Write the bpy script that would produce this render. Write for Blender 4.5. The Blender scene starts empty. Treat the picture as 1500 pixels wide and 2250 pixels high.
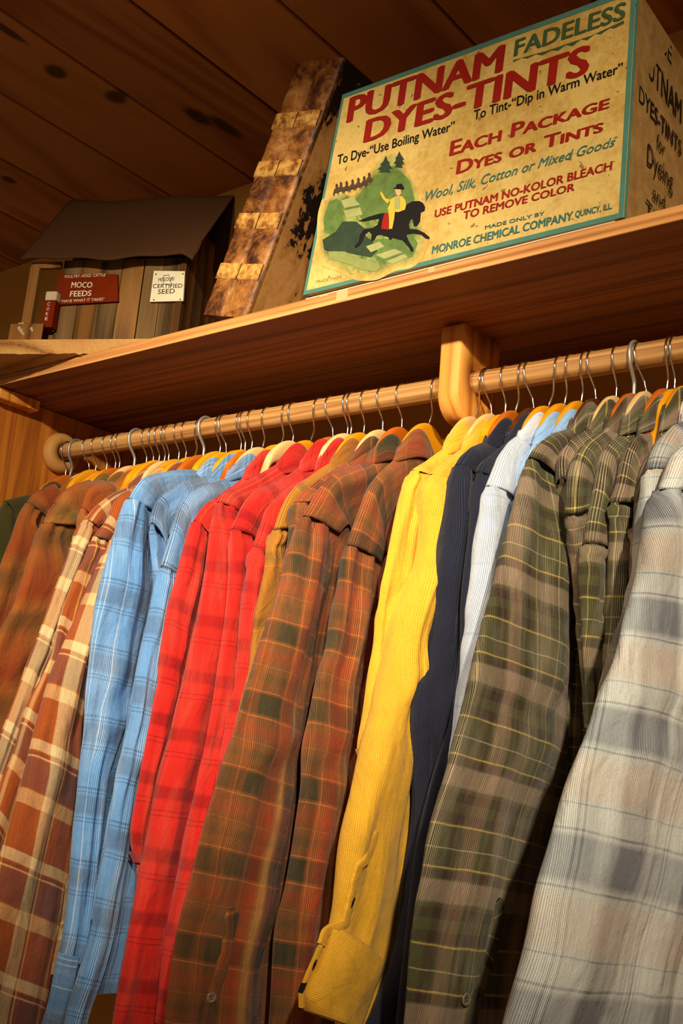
import bpy, bmesh, math, random, json
import numpy as np
from mathutils import Vector, Matrix
from mathutils.bvhtree import BVHTree

PI = math.pi
scn = bpy.context.scene
COL = scn.collection

# ------------------------------------------------------------------ camera
CAM = np.array([0.0, 0.0, 1.5]); FPX = 2350.0
def cam_axes(yaw, pitch, roll):
    cy, sy = math.cos(yaw), math.sin(yaw)
    f = np.array([-sy*math.cos(pitch), cy*math.cos(pitch), math.sin(pitch)])
    r = np.array([cy, sy, 0.0]); d = np.cross(f, r)
    c, s = math.cos(roll), math.sin(roll)
    return c*r+s*d, -s*r+c*d, f
r_, d_, f_ = cam_axes(*np.radians([39.5, 12.6, -5.2]))
cd = bpy.data.cameras.new('camera'); cam = bpy.data.objects.new('camera', cd); COL.objects.link(cam)
cd.sensor_fit = 'HORIZONTAL'; cd.sensor_width = 36.0; cd.lens = FPX*36.0/1500.0
cd.clip_start = 0.05; cd.clip_end = 50
M = Matrix.Identity(4)
for i in range(3):
    M[i][0] = r_[i]; M[i][1] = -d_[i]; M[i][2] = -f_[i]; M[i][3] = CAM[i]
cam.matrix_world = M
scn.camera = cam

# ------------------------------------------------------------------ light and exposure
scn.view_settings.view_transform = 'Standard'
scn.view_settings.look = 'None'
scn.view_settings.gamma = 1.0
scn.view_settings.use_curve_mapping = False
scn.view_settings.exposure = 0.0
w = bpy.data.worlds.new('room_ambience'); scn.world = w; w.use_nodes = True
w.node_tree.nodes['Background'].inputs[0].default_value = (1.0, 0.68, 0.40, 1)
w.node_tree.nodes['Background'].inputs[1].default_value = 0.19
# (x, y, z), aim (x, y, z), watts, cone degrees
SPOTS = [((-1.05, -1.00, 2.64), (-1.10, 1.15, 1.87), 190, 37),
         ((0.00, -1.00, 2.64), (-1.45, 1.15, 1.86), 270, 38),
         ((1.05, -0.85, 2.64), (-0.55, 1.15, 1.86), 320, 37)]
for p, a, e, c in SPOTS:
    ld = bpy.data.lights.new('track_spot', 'SPOT'); lo = bpy.data.objects.new('track_spot', ld); COL.objects.link(lo)
    ld.energy = e; ld.color = (1.0, 0.875, 0.67); ld.spot_size = math.radians(c); ld.spot_blend = 1.0
    ld.shadow_soft_size = 0.035
    lo.location = p; lo.rotation_euler = (Vector(a)-Vector(p)).to_track_quat('-Z', 'Y').to_euler()

DATA = json.loads(r'''{"SHIRTS":[{"n":"A1","x":-1.785,"b":0.016,"f":"moss","rg":[[1.2531,1.9848],[1.2332,1.9721],[1.194,1.9371]]
,"s":[1.146,1.9136]
,"e":[1.1788,1.8758]
,"L":[[1.1394,1.894],[1.1264,1.8553],[1.1103,1.7299],[1.1284,1.4806],[1.14,1.32]]
,"cr":0,"w":0.11},{"n":"A2","x":-1.72,"b":0.02,"f":"ombre","rg":[[1.244,1.971],[1.207,1.9578],[1.1699,1.934],[1.1564,1.9173]]
,"s":[1.1502,1.906]
,"e":[1.1878,1.8872]
,"L":[[1.1359,1.8674],[1.1276,1.8256],[1.1162,1.7804],[1.1033,1.6938],[1.0922,1.6018],[1.0873,1.4813],[1.0985,1.3266]]
,"cr":0,"w":0.12},{"n":"A3","x":-1.63,"b":0.014,"f":"ombre","rg":[[1.274,1.9898],[1.2231,1.963],[1.1842,1.9406],[1.1613,1.9226]]
,"s":[1.1483,1.8978]
,"e":[1.1751,1.8739]
,"L":[[1.1327,1.8557],[1.1209,1.8111],[1.1109,1.7594],[1.0993,1.6922],[1.0878,1.6029],[1.0854,1.517],[1.1099,1.3362]]
,"cr":0,"w":0.1},{"n":"A4","x":-1.585,"b":0.018,"f":"ombre","rg":[[1.266,1.9808],[1.2202,1.9573],[1.1801,1.9426],[1.1576,1.9343],[1.1381,1.9174],[1.1159,1.8741],[1.1051,1.8525]]
,"s":[1.0995,1.8455]
,"e":[1.1727,1.855]
,"L":[[1.0963,1.8366],[1.0805,1.7764],[1.0676,1.6945],[1.0483,1.6511],[1.0359,1.5747],[1.0403,1.4123],[1.0586,1.2694]]
,"cr":0,"w":0.135},{"n":"A5","x":-1.55,"b":0.012,"f":"ombre","rg":[[1.2865,1.9828],[1.2448,1.9631],[1.2039,1.9473],[1.17,1.9301],[1.1572,1.915]]
,"s":[1.1504,1.8839]
,"e":[1.182,1.8617]
,"L":[[1.1476,1.854],[1.1492,1.7883],[1.1441,1.7063],[1.1377,1.6339],[1.129,1.5244],[1.1206,1.4184]]
,"cr":0,"w":0.07},{"n":"B1","x":-1.5,"b":0.014,"f":"tanplaid","rg":[[1.2531,1.952],[1.2281,1.937],[1.1787,1.9145],[1.1564,1.8941],[1.1408,1.8788],[1.1289,1.8613]]
,"s":[1.1245,1.853]
,"e":[1.1462,1.8424]
,"L":[[1.1112,1.8283],[1.0955,1.7703],[1.0833,1.7282],[1.0721,1.6825],[1.051,1.6052],[1.0367,1.5398],[1.0216,1.4826],[1.0031,1.404],[0.9876,1.3154]]
,"cr":0,"R":[[1.144,1.8094],[1.133,1.7711],[1.115,1.7087],[1.1042,1.6529],[1.0954,1.5985],[1.0688,1.5069],[1.0518,1.4339],[1.0366,1.3563],[1.0178,1.2814]]},{"n":"B2","x":-1.46,"b":0.014,"f":"tanplaid","rg":[[1.2249,1.9412],[1.1954,1.9253],[1.1782,1.9152],[1.1587,1.9022],[1.1519,1.8883],[1.1447,1.8598],[1.1252,1.829]]
,"s":[1.1171,1.8193]
,"e":[1.151,1.8121]
,"L":[[1.112,1.793],[1.0931,1.7543],[1.0793,1.706],[1.0718,1.6708],[1.0676,1.6034],[1.0525,1.5688],[1.0352,1.5348],[1.0235,1.4599],[1.0123,1.4214],[1.0021,1.3534],[0.9889,1.2547]]
,"cr":0,"R":[[1.1526,1.7972],[1.1484,1.7528],[1.14,1.6889],[1.1271,1.573],[1.1127,1.4978],[1.09,1.4245],[1.0718,1.3333],[1.0544,1.2456],[1.0421,1.1804]]},{"n":"B3","x":-1.42,"b":0.024,"f":"tanplaid","rg":[[1.2087,1.9211],[1.1746,1.9044],[1.1532,1.8791],[1.1362,1.8433]]
,"s":[1.1246,1.8132]
,"e":[1.1486,1.8064]
,"L":[[1.1234,1.7919],[1.1122,1.7565],[1.1018,1.734],[1.0835,1.6947],[1.0639,1.651],[1.046,1.6015],[1.0357,1.5576],[1.0254,1.4731],[1.0168,1.4113],[1.0059,1.3511],[0.9988,1.3118],[0.9884,1.2413],[0.9778,1.136],[0.9743,1.0756]]
,"cr":0,"R":[[1.1251,1.7821],[1.1167,1.7305],[1.1139,1.6544],[1.1133,1.6096],[1.1162,1.5511],[1.1178,1.5004],[1.1257,1.3938],[1.1263,1.2998],[1.1312,1.2279],[1.1281,1.1578],[1.1207,1.0572],[1.1179,1.0128]]},{"n":"C1","x":-1.335,"b":0.025,"f":"blue","rg":[[1.2107,1.9509],[1.1654,1.9364],[1.1179,1.9161],[1.1044,1.908],[1.0962,1.8989],[1.0872,1.8836]]
,"s":[1.0797,1.8659]
,"e":[1.1235,1.8534]
,"L":[[1.0641,1.8085],[1.0559,1.7758],[1.0475,1.7307],[1.0417,1.6868],[1.0448,1.6238],[1.0471,1.5513],[1.0519,1.4802],[1.0566,1.4101],[1.0578,1.3606],[1.0683,1.2728],[1.0694,1.2248],[1.0696,1.1869],[1.068,1.1683]]
,"cr":0,"R":[[1.1297,1.8227],[1.1415,1.7477],[1.1532,1.731],[1.1509,1.6865],[1.1398,1.6318],[1.136,1.5706],[1.1303,1.5061],[1.1199,1.4705],[1.1083,1.4382],[1.1111,1.3811],[1.112,1.3009],[1.1128,1.2223],[1.1105,1.1915],[1.1035,1.164]]
,"cL":[[1.0649,1.1499],[1.0594,1.1043],[1.0535,1.0716]]
,"cR":[[1.0993,1.1403],[1.0971,1.0968],[1.0938,1.0602]]},{"n":"C2","x":-1.29,"b":0.014,"f":"blue","rg":[[1.2023,1.9323],[1.1676,1.9179],[1.1488,1.9068],[1.1312,1.8908],[1.1055,1.8731],[1.0951,1.8482]]
,"s":[1.095,1.8258]
,"e":[1.1197,1.794]
,"L":[[1.1038,1.7908],[1.1174,1.7274],[1.1158,1.6807],[1.1059,1.628],[1.1013,1.5686],[1.0975,1.5063],[1.092,1.4452],[1.0845,1.3722],[1.081,1.2947],[1.0795,1.2314]]
,"cr":0,"w":0.06},{"n":"C3","x":-1.25,"b":0.02,"f":"blue","rg":[[1.2115,1.9271],[1.1596,1.9014],[1.1269,1.8774],[1.1137,1.8496],[1.1039,1.8034],[1.0965,1.7729]]
,"s":[1.0922,1.7533]
,"e":[1.1221,1.7402]
,"L":[[1.0885,1.7249],[1.0856,1.6926],[1.0791,1.6498],[1.0708,1.5871],[1.0738,1.5068],[1.0677,1.4965],[1.0607,1.447],[1.0562,1.3699],[1.0511,1.3134],[1.0471,1.2702],[1.0462,1.2155],[1.0357,1.1626],[1.0257,1.1053],[1.0229,1.0826]]
,"cr":0,"R":[[1.1224,1.7272],[1.1146,1.676],[1.1129,1.6022],[1.1104,1.5298],[1.1077,1.4757],[1.1032,1.4389],[1.0974,1.3798],[1.0962,1.3507],[1.0968,1.3123],[1.0926,1.2966],[1.0905,1.2496],[1.086,1.2127],[1.077,1.1647],[1.0603,1.1216],[1.0545,1.0783]]},{"n":"D1","x":-1.208,"b":0.018,"f":"red","rg":[[1.2742,1.9554],[1.2325,1.9326],[1.1924,1.9107],[1.1583,1.8809],[1.1282,1.8596],[1.1163,1.8414]]
,"s":[1.1105,1.8292]
,"e":[1.1397,1.8014]
,"L":[[1.1011,1.7862],[1.0911,1.7488],[1.0789,1.693],[1.0738,1.6308],[1.0759,1.5754],[1.0715,1.5221],[1.0677,1.4828],[1.0644,1.4409],[1.0588,1.3838],[1.0594,1.3558],[1.0685,1.337],[1.0822,1.3213]]
,"cr":0,"R":[[1.1431,1.7803],[1.1445,1.7229],[1.1387,1.6513],[1.133,1.5813],[1.1226,1.486],[1.1133,1.4329],[1.1042,1.3811],[1.1001,1.3429],[1.0958,1.3273],[1.0905,1.318]]},{"n":"D2","x":-1.142,"b":0.024,"f":"red","rg":[[1.2249,1.9497],[1.1654,1.9075],[1.137,1.8907],[1.1032,1.87],[1.0952,1.8588]]
,"s":[1.0919,1.8488]
,"e":[1.1376,1.8353]
,"L":[[1.085,1.8024],[1.0821,1.7447],[1.0774,1.6764],[1.0684,1.6202],[1.064,1.5762],[1.0528,1.5221],[1.0478,1.4798],[1.0399,1.4362],[1.0356,1.3725],[1.03,1.3191],[1.0263,1.2842],[1.0218,1.2412],[1.0188,1.1904],[1.0131,1.1298],[1.0134,1.1024]]
,"cr":0,"R":[[1.165,1.8104],[1.1776,1.7627],[1.1835,1.6927],[1.1892,1.6237],[1.1851,1.5547],[1.1752,1.4935],[1.1597,1.4402],[1.1427,1.3726],[1.1373,1.2946],[1.1206,1.2345],[1.1132,1.1756],[1.1102,1.1176],[1.1066,1.0894]]},{"n":"D3","x":-1.09,"b":0.016,"f":"red","rg":[[1.2162,1.9345],[1.1628,1.8941],[1.134,1.8797],[1.1181,1.8707],[1.1067,1.8609],[1.0963,1.8459],[1.0863,1.8229]]
,"s":[1.0773,1.8011]
,"e":[1.1204,1.7926]
,"L":[[1.0795,1.7759],[1.0825,1.7097],[1.0819,1.644],[1.0795,1.5794],[1.0753,1.5159],[1.0646,1.4415],[1.0561,1.3636],[1.0498,1.2765],[1.0477,1.1918],[1.0474,1.1366]]
,"cr":0,"R":[[1.1305,1.7726],[1.1505,1.7213],[1.1511,1.6535],[1.1477,1.5997],[1.1387,1.5464],[1.1245,1.4876],[1.1087,1.443],[1.0962,1.3875],[1.0843,1.3217],[1.0761,1.2984],[1.0669,1.2525],[1.0587,1.2133],[1.0594,1.1795],[1.0588,1.1352]]},{"n":"D4","x":-1.055,"b":0.014,"f":"red","rg":[[1.2357,1.9363],[1.1954,1.9073],[1.1563,1.8823],[1.1349,1.8664],[1.1114,1.842],[1.1031,1.8128]]
,"s":[1.0894,1.7762]
,"e":[1.1179,1.7618]
,"L":[[1.0846,1.7639],[1.0843,1.7354],[1.081,1.7086],[1.0846,1.6445],[1.0899,1.5815],[1.0773,1.5181],[1.0694,1.4567],[1.0618,1.397]]
,"cr":0,"R":[[1.1203,1.7522],[1.1154,1.7145],[1.1121,1.6613],[1.1125,1.616],[1.1102,1.5709],[1.0997,1.5197],[1.0914,1.4576],[1.0878,1.3972]]},{"n":"E1","x":-1.029,"b":0.014,"f":"mustard","rg":[[1.2354,1.9514],[1.1851,1.913],[1.1565,1.8892],[1.1376,1.876],[1.1229,1.8585],[1.1107,1.8331]]
,"s":[1.1018,1.8008]
,"e":[1.1341,1.8112]
,"L":[[1.093,1.7756],[1.0902,1.7311],[1.081,1.6868],[1.0775,1.6436],[1.0798,1.5999],[1.0713,1.5557],[1.0638,1.5186],[1.0602,1.4585]]
,"cr":0,"w":0.09},{"n":"E2","x":-0.99,"b":0.014,"f":"rust","rg":[[1.2314,1.9505],[1.1809,1.9116],[1.147,1.8867],[1.1266,1.8699],[1.1086,1.8546]]
,"s":[1.098,1.8386]
,"e":[1.1316,1.8433]
,"L":[[1.093,1.8262],[1.0918,1.795],[1.0872,1.7615],[1.0829,1.7139],[1.0748,1.6746],[1.0633,1.6295],[1.053,1.5797],[1.0362,1.5188]]
,"cr":0,"w":0.08},{"n":"E3","x":-0.953,"b":0.027,"f":"rust","rg":[[1.2027,1.9222],[1.1674,1.9058],[1.1306,1.8879],[1.11,1.8671],[1.0936,1.8413],[1.0819,1.8209]]
,"s":[1.0755,1.8111]
,"e":[1.1385,1.7977]
,"L":[[1.0706,1.7991],[1.0595,1.765],[1.0475,1.7209],[1.0331,1.6781],[1.0192,1.636],[1.0037,1.5855],[0.9922,1.5516],[0.9862,1.5212],[0.9811,1.5068],[0.9669,1.4653],[0.9545,1.4159],[0.9443,1.3618],[0.9384,1.33],[0.929,1.2894],[0.9228,1.2535],[0.9223,1.2349],[0.9215,1.2227],[0.9236,1.1813],[0.9234,1.1573]]
,"cr":1,"R":[[1.1419,1.7885],[1.1428,1.7605],[1.1405,1.7275],[1.1314,1.6722],[1.1279,1.609],[1.1178,1.5467],[1.1209,1.5071],[1.1177,1.4717],[1.1166,1.4352],[1.1161,1.3714],[1.1033,1.3425],[1.1069,1.3131],[1.1026,1.2827],[1.0914,1.2532],[1.0907,1.2353],[1.0924,1.2135],[1.0973,1.1595],[1.0963,1.1279]]},{"n":"E4","x":-0.904,"b":0.024,"f":"rust","rg":[[1.2053,1.9215],[1.1673,1.8888],[1.154,1.8673],[1.1443,1.8451],[1.1284,1.8089]]
,"s":[1.1176,1.7764]
,"e":[1.1794,1.761]
,"L":[[1.1129,1.7527],[1.1105,1.7209],[1.0985,1.6879],[1.0962,1.6365],[1.0818,1.6048],[1.0721,1.5452],[1.0656,1.5029],[1.0686,1.4409],[1.0663,1.3856],[1.0571,1.3315],[1.044,1.2903],[1.0437,1.2275],[1.0474,1.151]]
,"cr":1,"R":[[1.179,1.7479],[1.1779,1.7328],[1.1748,1.6785],[1.1691,1.6149],[1.168,1.5636],[1.1815,1.5037],[1.1794,1.4897],[1.1786,1.4454],[1.1662,1.4064],[1.1582,1.3602],[1.1582,1.2872],[1.1638,1.2159],[1.1663,1.1343]]},{"n":"F1","x":-0.822,"b":0.016,"f":"yellow","rg":[[1.1881,1.915],[1.1642,1.8973],[1.1488,1.8879]]
,"s":[1.141,1.8807]
,"e":[1.1691,1.8771]
,"L":[[1.1234,1.8507],[1.1109,1.8103],[1.1033,1.7675],[1.0948,1.7255],[1.0859,1.6748],[1.0863,1.6359],[1.0817,1.6066],[1.0799,1.578],[1.0785,1.5407],[1.0754,1.5089],[1.0794,1.5009],[1.0881,1.4919]]
,"cr":0,"R":[[1.1647,1.8501],[1.1588,1.8105],[1.1526,1.7341],[1.1383,1.6829],[1.1259,1.6217],[1.1169,1.5626],[1.1132,1.5111],[1.1078,1.494],[1.1007,1.4825]]},{"n":"F2","x":-0.79,"b":0.028,"f":"yellow","rg":[[1.2095,1.9274],[1.1931,1.9163],[1.1718,1.9019],[1.1512,1.8861]]
,"s":[1.1366,1.8708]
,"e":[1.1825,1.8615]
,"L":[[1.1226,1.8528],[1.1222,1.831],[1.1292,1.8018],[1.1278,1.771],[1.1193,1.7391],[1.103,1.7065],[1.0871,1.6748],[1.0796,1.6353],[1.0669,1.5872],[1.0546,1.5406],[1.0449,1.4986],[1.0328,1.4508],[1.0237,1.4228],[1.0156,1.3893],[1.0123,1.3594],[1.0097,1.3255],[1.003,1.3035]]
,"cr":0,"R":[[1.1922,1.8478],[1.1889,1.8279],[1.1772,1.7937],[1.1684,1.7484],[1.1474,1.6841],[1.1339,1.6425],[1.1357,1.6042],[1.1401,1.5472],[1.1408,1.4952],[1.1393,1.4451],[1.1378,1.404],[1.1364,1.3555],[1.133,1.3159],[1.1314,1.2846],[1.1185,1.2624],[1.1075,1.248]]
,"cL":[[0.9987,1.2941],[0.9881,1.2734],[0.9741,1.2564],[0.9664,1.2404],[0.975,1.2242]]
,"cR":[[1.1044,1.2443],[1.0977,1.2339],[1.0898,1.2198],[1.0802,1.2061],[1.0716,1.1935]]},{"n":"G1","x":-0.754,"b":0.02,"f":"navy","rg":[[1.233,1.9487],[1.2044,1.9305],[1.1743,1.9148],[1.1586,1.9015]]
,"s":[1.146,1.8836]
,"e":[1.184,1.8716]
,"L":[[1.1414,1.8668],[1.1345,1.8416],[1.1288,1.7994],[1.1219,1.768],[1.1195,1.7278],[1.12,1.6987],[1.1139,1.6402],[1.1046,1.6018],[1.0864,1.581],[1.0893,1.5359],[1.0992,1.4825],[1.1062,1.4506],[1.1056,1.4031],[1.1,1.3514],[1.0934,1.2959],[1.0836,1.2669],[1.065,1.2394],[1.0355,1.2049]]
,"cr":0,"R":[[1.1862,1.8436],[1.1852,1.7934],[1.179,1.7491],[1.1772,1.7081],[1.181,1.649],[1.1802,1.6002],[1.1818,1.5425],[1.178,1.4856],[1.1677,1.4409],[1.1533,1.392],[1.1338,1.3501],[1.1258,1.2988],[1.1229,1.2483],[1.1213,1.1889]]},{"n":"G2","x":-0.721,"b":0.014,"f":"navy","rg":[[1.2325,1.944],[1.1948,1.917],[1.162,1.8927],[1.1506,1.8816]]
,"s":[1.1452,1.8696]
,"e":[1.176,1.8622]
,"L":[[1.1386,1.8296],[1.1335,1.7788],[1.1274,1.7382],[1.1246,1.6989],[1.1282,1.6423],[1.1265,1.5956],[1.1148,1.5396],[1.0953,1.4956],[1.0847,1.4637],[1.0744,1.4326],[1.0677,1.3972],[1.0635,1.3377],[1.0602,1.2942],[1.0563,1.2563],[1.0531,1.2143]]
,"cr":0,"w":0.09},{"n":"H1","x":-0.702,"b":0.018,"f":"sky","rg":[[1.261,1.958],[1.2118,1.9383],[1.1855,1.9205],[1.1674,1.9009],[1.1558,1.8792],[1.1455,1.8582]]
,"s":[1.1409,1.8486]
,"e":[1.2139,1.8369]
,"L":[[1.1369,1.8337],[1.1301,1.7964],[1.1259,1.7662],[1.1228,1.7268],[1.1178,1.6787],[1.1108,1.622],[1.1052,1.5576],[1.1016,1.529],[1.0918,1.4864],[1.0885,1.4348]]
,"cr":0,"R":[[1.2246,1.8175],[1.2167,1.7543],[1.2066,1.7043],[1.1783,1.6474],[1.1561,1.5992],[1.1412,1.5425],[1.1268,1.4878],[1.123,1.4351]]},{"n":"H2","x":-0.676,"b":0.012,"f":"sky2","rg":[[1.2585,1.9534],[1.2273,1.9378],[1.2039,1.9196],[1.1878,1.8964],[1.1817,1.8731]]
,"s":[1.1784,1.8479]
,"e":[1.2062,1.8363]
,"L":[[1.1774,1.8234],[1.1708,1.7742],[1.1601,1.7137],[1.143,1.6654],[1.1206,1.6236],[1.106,1.568]]
,"cr":0,"w":0.07},{"n":"H3","x":-0.65,"b":0.01,"f":"sky2","rg":[[1.2476,1.9535],[1.2228,1.9379],[1.1991,1.9184],[1.1827,1.8953]]
,"s":[1.1797,1.8641]
,"e":[1.2055,1.8524]
,"L":[[1.1767,1.8333],[1.1594,1.7705],[1.1428,1.7102],[1.1214,1.6513]]
,"cr":0,"w":0.06},{"n":"I1","x":-0.626,"b":0.028,"f":"olive","rg":[[1.2156,1.9391],[1.1621,1.9159],[1.1262,1.8912],[1.1135,1.8795]]
,"s":[1.1098,1.8703]
,"e":[1.207,1.8363]
,"L":[[1.1076,1.8582],[1.0918,1.8166],[1.0816,1.7891],[1.0715,1.7622],[1.0592,1.7305],[1.0449,1.6929],[1.0306,1.6594],[1.0168,1.627],[1.0119,1.6113],[0.9981,1.5689],[0.9919,1.5442],[0.9859,1.5261],[0.9762,1.4955],[0.9618,1.4645],[0.9472,1.4198],[0.9394,1.3843],[0.9297,1.3652],[0.9283,1.3397],[0.926,1.3209],[0.9254,1.2896],[0.9236,1.2508],[0.9233,1.2306]]
,"cr":1,"R":[[1.2195,1.8116],[1.2315,1.7782],[1.2469,1.7364],[1.2569,1.7113],[1.2719,1.6604],[1.2863,1.6152],[1.296,1.5637],[1.2913,1.5119],[1.2698,1.4664],[1.2435,1.4173],[1.2189,1.3652],[1.1959,1.3103],[1.1828,1.2766],[1.1711,1.2341],[1.164,1.2017]]},{"n":"I2","x":-0.598,"b":0.012,"f":"olive","rg":[[1.1963,1.9257],[1.1601,1.9043],[1.1398,1.885],[1.134,1.8706]]
,"s":[1.1384,1.8487]
,"e":[1.1648,1.8264]
,"L":[[1.1593,1.8193],[1.1759,1.7714],[1.1968,1.7183],[1.2175,1.6535],[1.2313,1.6103],[1.2423,1.5557]]
,"cr":0,"w":0.05},{"n":"I3","x":-0.573,"b":0.014,"f":"olive","rg":[[1.2026,1.9275],[1.1546,1.8986],[1.1339,1.8806],[1.1212,1.86],[1.1152,1.8348]]
,"s":[1.1165,1.7946]
,"e":[1.1775,1.8218]
,"L":[[1.1202,1.7806],[1.134,1.745],[1.1491,1.7095],[1.1633,1.6574],[1.175,1.6052],[1.1844,1.5529]]
,"cr":0,"R":[[1.178,1.8162],[1.172,1.7976],[1.1668,1.7711],[1.1677,1.746],[1.1851,1.6879],[1.2042,1.6082],[1.221,1.5555]]},{"n":"I4","x":-0.553,"b":0.016,"f":"olive","rg":[[1.2196,1.9253],[1.1808,1.9039],[1.159,1.8855],[1.1493,1.8639],[1.1408,1.8312],[1.1292,1.7951]]
,"s":[1.1248,1.7624]
,"e":[1.1945,1.7616]
,"L":[[1.1219,1.7548],[1.1165,1.7354],[1.1229,1.6887],[1.1293,1.6424],[1.1386,1.602],[1.1465,1.5513]]
,"cr":0,"R":[[1.1949,1.7561],[1.1941,1.7168],[1.1941,1.6672],[1.188,1.6178],[1.1881,1.5543]]},{"n":"I5","x":-0.528,"b":0.014,"f":"olive","rg":[[1.2672,1.9388],[1.2121,1.9213],[1.1845,1.9038],[1.1662,1.8813],[1.1562,1.8582],[1.1468,1.8306]]
,"s":[1.1368,1.8127]
,"e":[1.1918,1.8201]
,"L":[[1.1351,1.8029],[1.1388,1.7549],[1.1401,1.707],[1.1426,1.66],[1.1386,1.6027],[1.1368,1.552]]
,"cr":0,"R":[[1.192,1.8162],[1.1905,1.7821],[1.1862,1.7313],[1.1847,1.6983],[1.1768,1.633],[1.1727,1.5546]]},{"n":"I6","x":-0.5,"b":0.012,"f":"olive","rg":[[1.2367,1.927],[1.1886,1.8955],[1.1692,1.8775],[1.1586,1.8561],[1.1492,1.8206]]
,"s":[1.1425,1.7864]
,"e":[1.1665,1.7754]
,"L":[[1.1418,1.7595],[1.1354,1.7056],[1.1209,1.6519],[1.1068,1.6003]]
,"cr":0,"w":0.06},{"n":"J1","x":-0.474,"b":0.018,"f":"buffalo","rg":[[1.2214,1.9333],[1.1735,1.9102],[1.1537,1.8953],[1.1383,1.8809],[1.1238,1.8605]]
,"s":[1.1159,1.8422]
,"e":[1.174,1.851]
,"L":[[1.1113,1.833],[1.1053,1.8078],[1.0934,1.7816],[1.0925,1.7583],[1.0843,1.7187],[1.0688,1.6862],[1.0355,1.6309],[1.0127,1.5912],[0.9947,1.5448],[0.9785,1.5005]]
,"cr":0,"R":[[1.1727,1.8242],[1.1718,1.7913],[1.1721,1.7377],[1.1645,1.6839],[1.1546,1.6312],[1.1464,1.5558],[1.1371,1.5068]]},{"n":"J2","x":-0.44,"b":0.03,"f":"buffalo","rg":[[1.1837,1.8984],[1.1217,1.8696],[1.0937,1.8486],[1.0773,1.8211]]
,"s":[1.0634,1.8024]
,"e":[1.1868,1.8222]
,"L":[[1.0524,1.7823],[1.0375,1.7351],[1.0101,1.6828],[0.978,1.6325],[0.944,1.5851],[0.9122,1.5408],[0.8994,1.5199],[0.8807,1.4904],[0.8639,1.4607],[0.8479,1.43],[0.8343,1.4061],[0.8221,1.3739],[0.8079,1.3384],[0.7927,1.3068],[0.786,1.2915]]
,"cr":0,"R":[[1.233,1.7753],[1.2592,1.6712],[1.2623,1.566],[1.2434,1.464],[1.2187,1.3682],[1.188,1.3016],[1.1533,1.2358]]}]
,"HOOKS":[-1.7986,-1.7718,-1.7308,-1.7021,-1.6683,-1.642,-1.6283,-1.5866,-1.5524,-1.5317,-1.5151,-1.4973,-1.4886,-1.4625,-1.4417,-1.4056,-1.395,-1.3531,-1.345,-1.3011,-1.2934,-1.2747,-1.2402,-1.194,-1.1796,-1.1234,-1.099,-1.0618,-1.0533,-1.0255,-0.9929,-0.9557,-0.8894,-0.8043,-0.7997,-0.7691,-0.74,-0.7312,-0.6823,-0.6656,-0.6429,-0.6334,-0.5968,-0.5715,-0.5651,-0.522,-0.5165,-0.487,-0.462,-0.436]
,"TEXT":[["PUTNAM",[-0.9676,2.4341],[-0.9672,2.4786],[-0.6908,2.4236],[-0.6892,2.4669]
,"red","B"],["DYES-TINTS",[-0.9303,2.3883],[-0.925,2.427],[-0.5638,2.3729],[-0.5657,2.4175]
,"red","B"],["FADELESS",[-0.6777,2.4398],[-0.6777,2.4639],[-0.5165,2.4339],[-0.5173,2.4581]
,"green","b"],["To Dye-\u201cUse Boiling Water\u201d",[-0.9776,2.3662],[-0.9785,2.3819],[-0.7663,2.3572],[-0.7666,2.3708]
,"black","m"],["To Tint-\u201cDip in Warm Water\u201d",[-0.7356,2.3619],[-0.7351,2.3766],[-0.5177,2.3573],[-0.5193,2.3708]
,"black","m"],["Each Package~",[-0.7722,2.318],[-0.7725,2.34],[-0.5331,2.3126],[-0.5319,2.3302]
,"red","b"],["Dyes or Tints~",[-0.7586,2.286],[-0.7571,2.3058],[-0.5411,2.2821],[-0.5411,2.2987]
,"red","b"],["Wool, Silk, Cotton or Mixed Goods",[-0.8068,2.2586],[-0.8034,2.2731],[-0.5239,2.2565],[-0.5231,2.2688]
,"teal","i"],["USE PUTNAM NO-KOLOR BLEACH",[-0.789,2.2288],[-0.7892,2.2399],[-0.5269,2.2251],[-0.5267,2.2362]
,"red","b"],["TO REMOVE COLOR",[-0.7414,2.2136],[-0.7408,2.2249],[-0.5769,2.2108],[-0.5768,2.2208]
,"red","b"],["MADE ONLY BY",[-0.7056,2.1898],[-0.7053,2.195],[-0.6177,2.1877],[-0.6173,2.1927]
,"teal","m"],["MONROE CHEMICAL COMPANY",[-0.789,2.1741],[-0.7884,2.1855],[-0.577,2.1707],[-0.5763,2.1817]
,"teal","b"],["QUINCY, ILL.",[-0.5746,2.1726],[-0.5738,2.1811],[-0.5251,2.1717],[-0.5253,2.1791]
,"teal","b"],["TRADE MARK",[-0.9976,2.1756],[-0.9972,2.1799],[-0.9461,2.173],[-0.9466,2.1782]
,"grey","n"]]
,"SIDETEXT":[["USE",[1.1727,2.4427],[1.1679,2.4712],[1.2253,2.4397],[1.2238,2.4667]
,"black","m"],["PUTNAM",[1.1331,2.378],[1.1278,2.4149],[1.2642,2.3726],[1.2608,2.4083]
,"black","m"],["DYES-TINTS",[1.1253,2.3272],[1.1209,2.3504],[1.2667,2.3242],[1.2656,2.3463]
,"black","m"],["for",[1.1849,2.2941],[1.1865,2.316],[1.2118,2.2952],[1.2122,2.3141]
,"black","t"],["Dyeing",[1.1568,2.2566],[1.152,2.2861],[1.24,2.2592],[1.2385,2.2865]
,"black","t"],["and",[1.1765,2.2181],[1.1753,2.2379],[1.2161,2.2212],[1.2166,2.2397]
,"black","t"],["Tinting",[1.1575,2.183],[1.1501,2.2089],[1.251,2.1736],[1.2464,2.2009]
,"black","t"]]
,"BOX":[[-1.0195,2.1582],[-0.5104,2.1533],[-0.9807,2.4873],[-0.5033,2.4747],[1.2796,2.2632],[1.2348,2.4993]]
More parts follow.
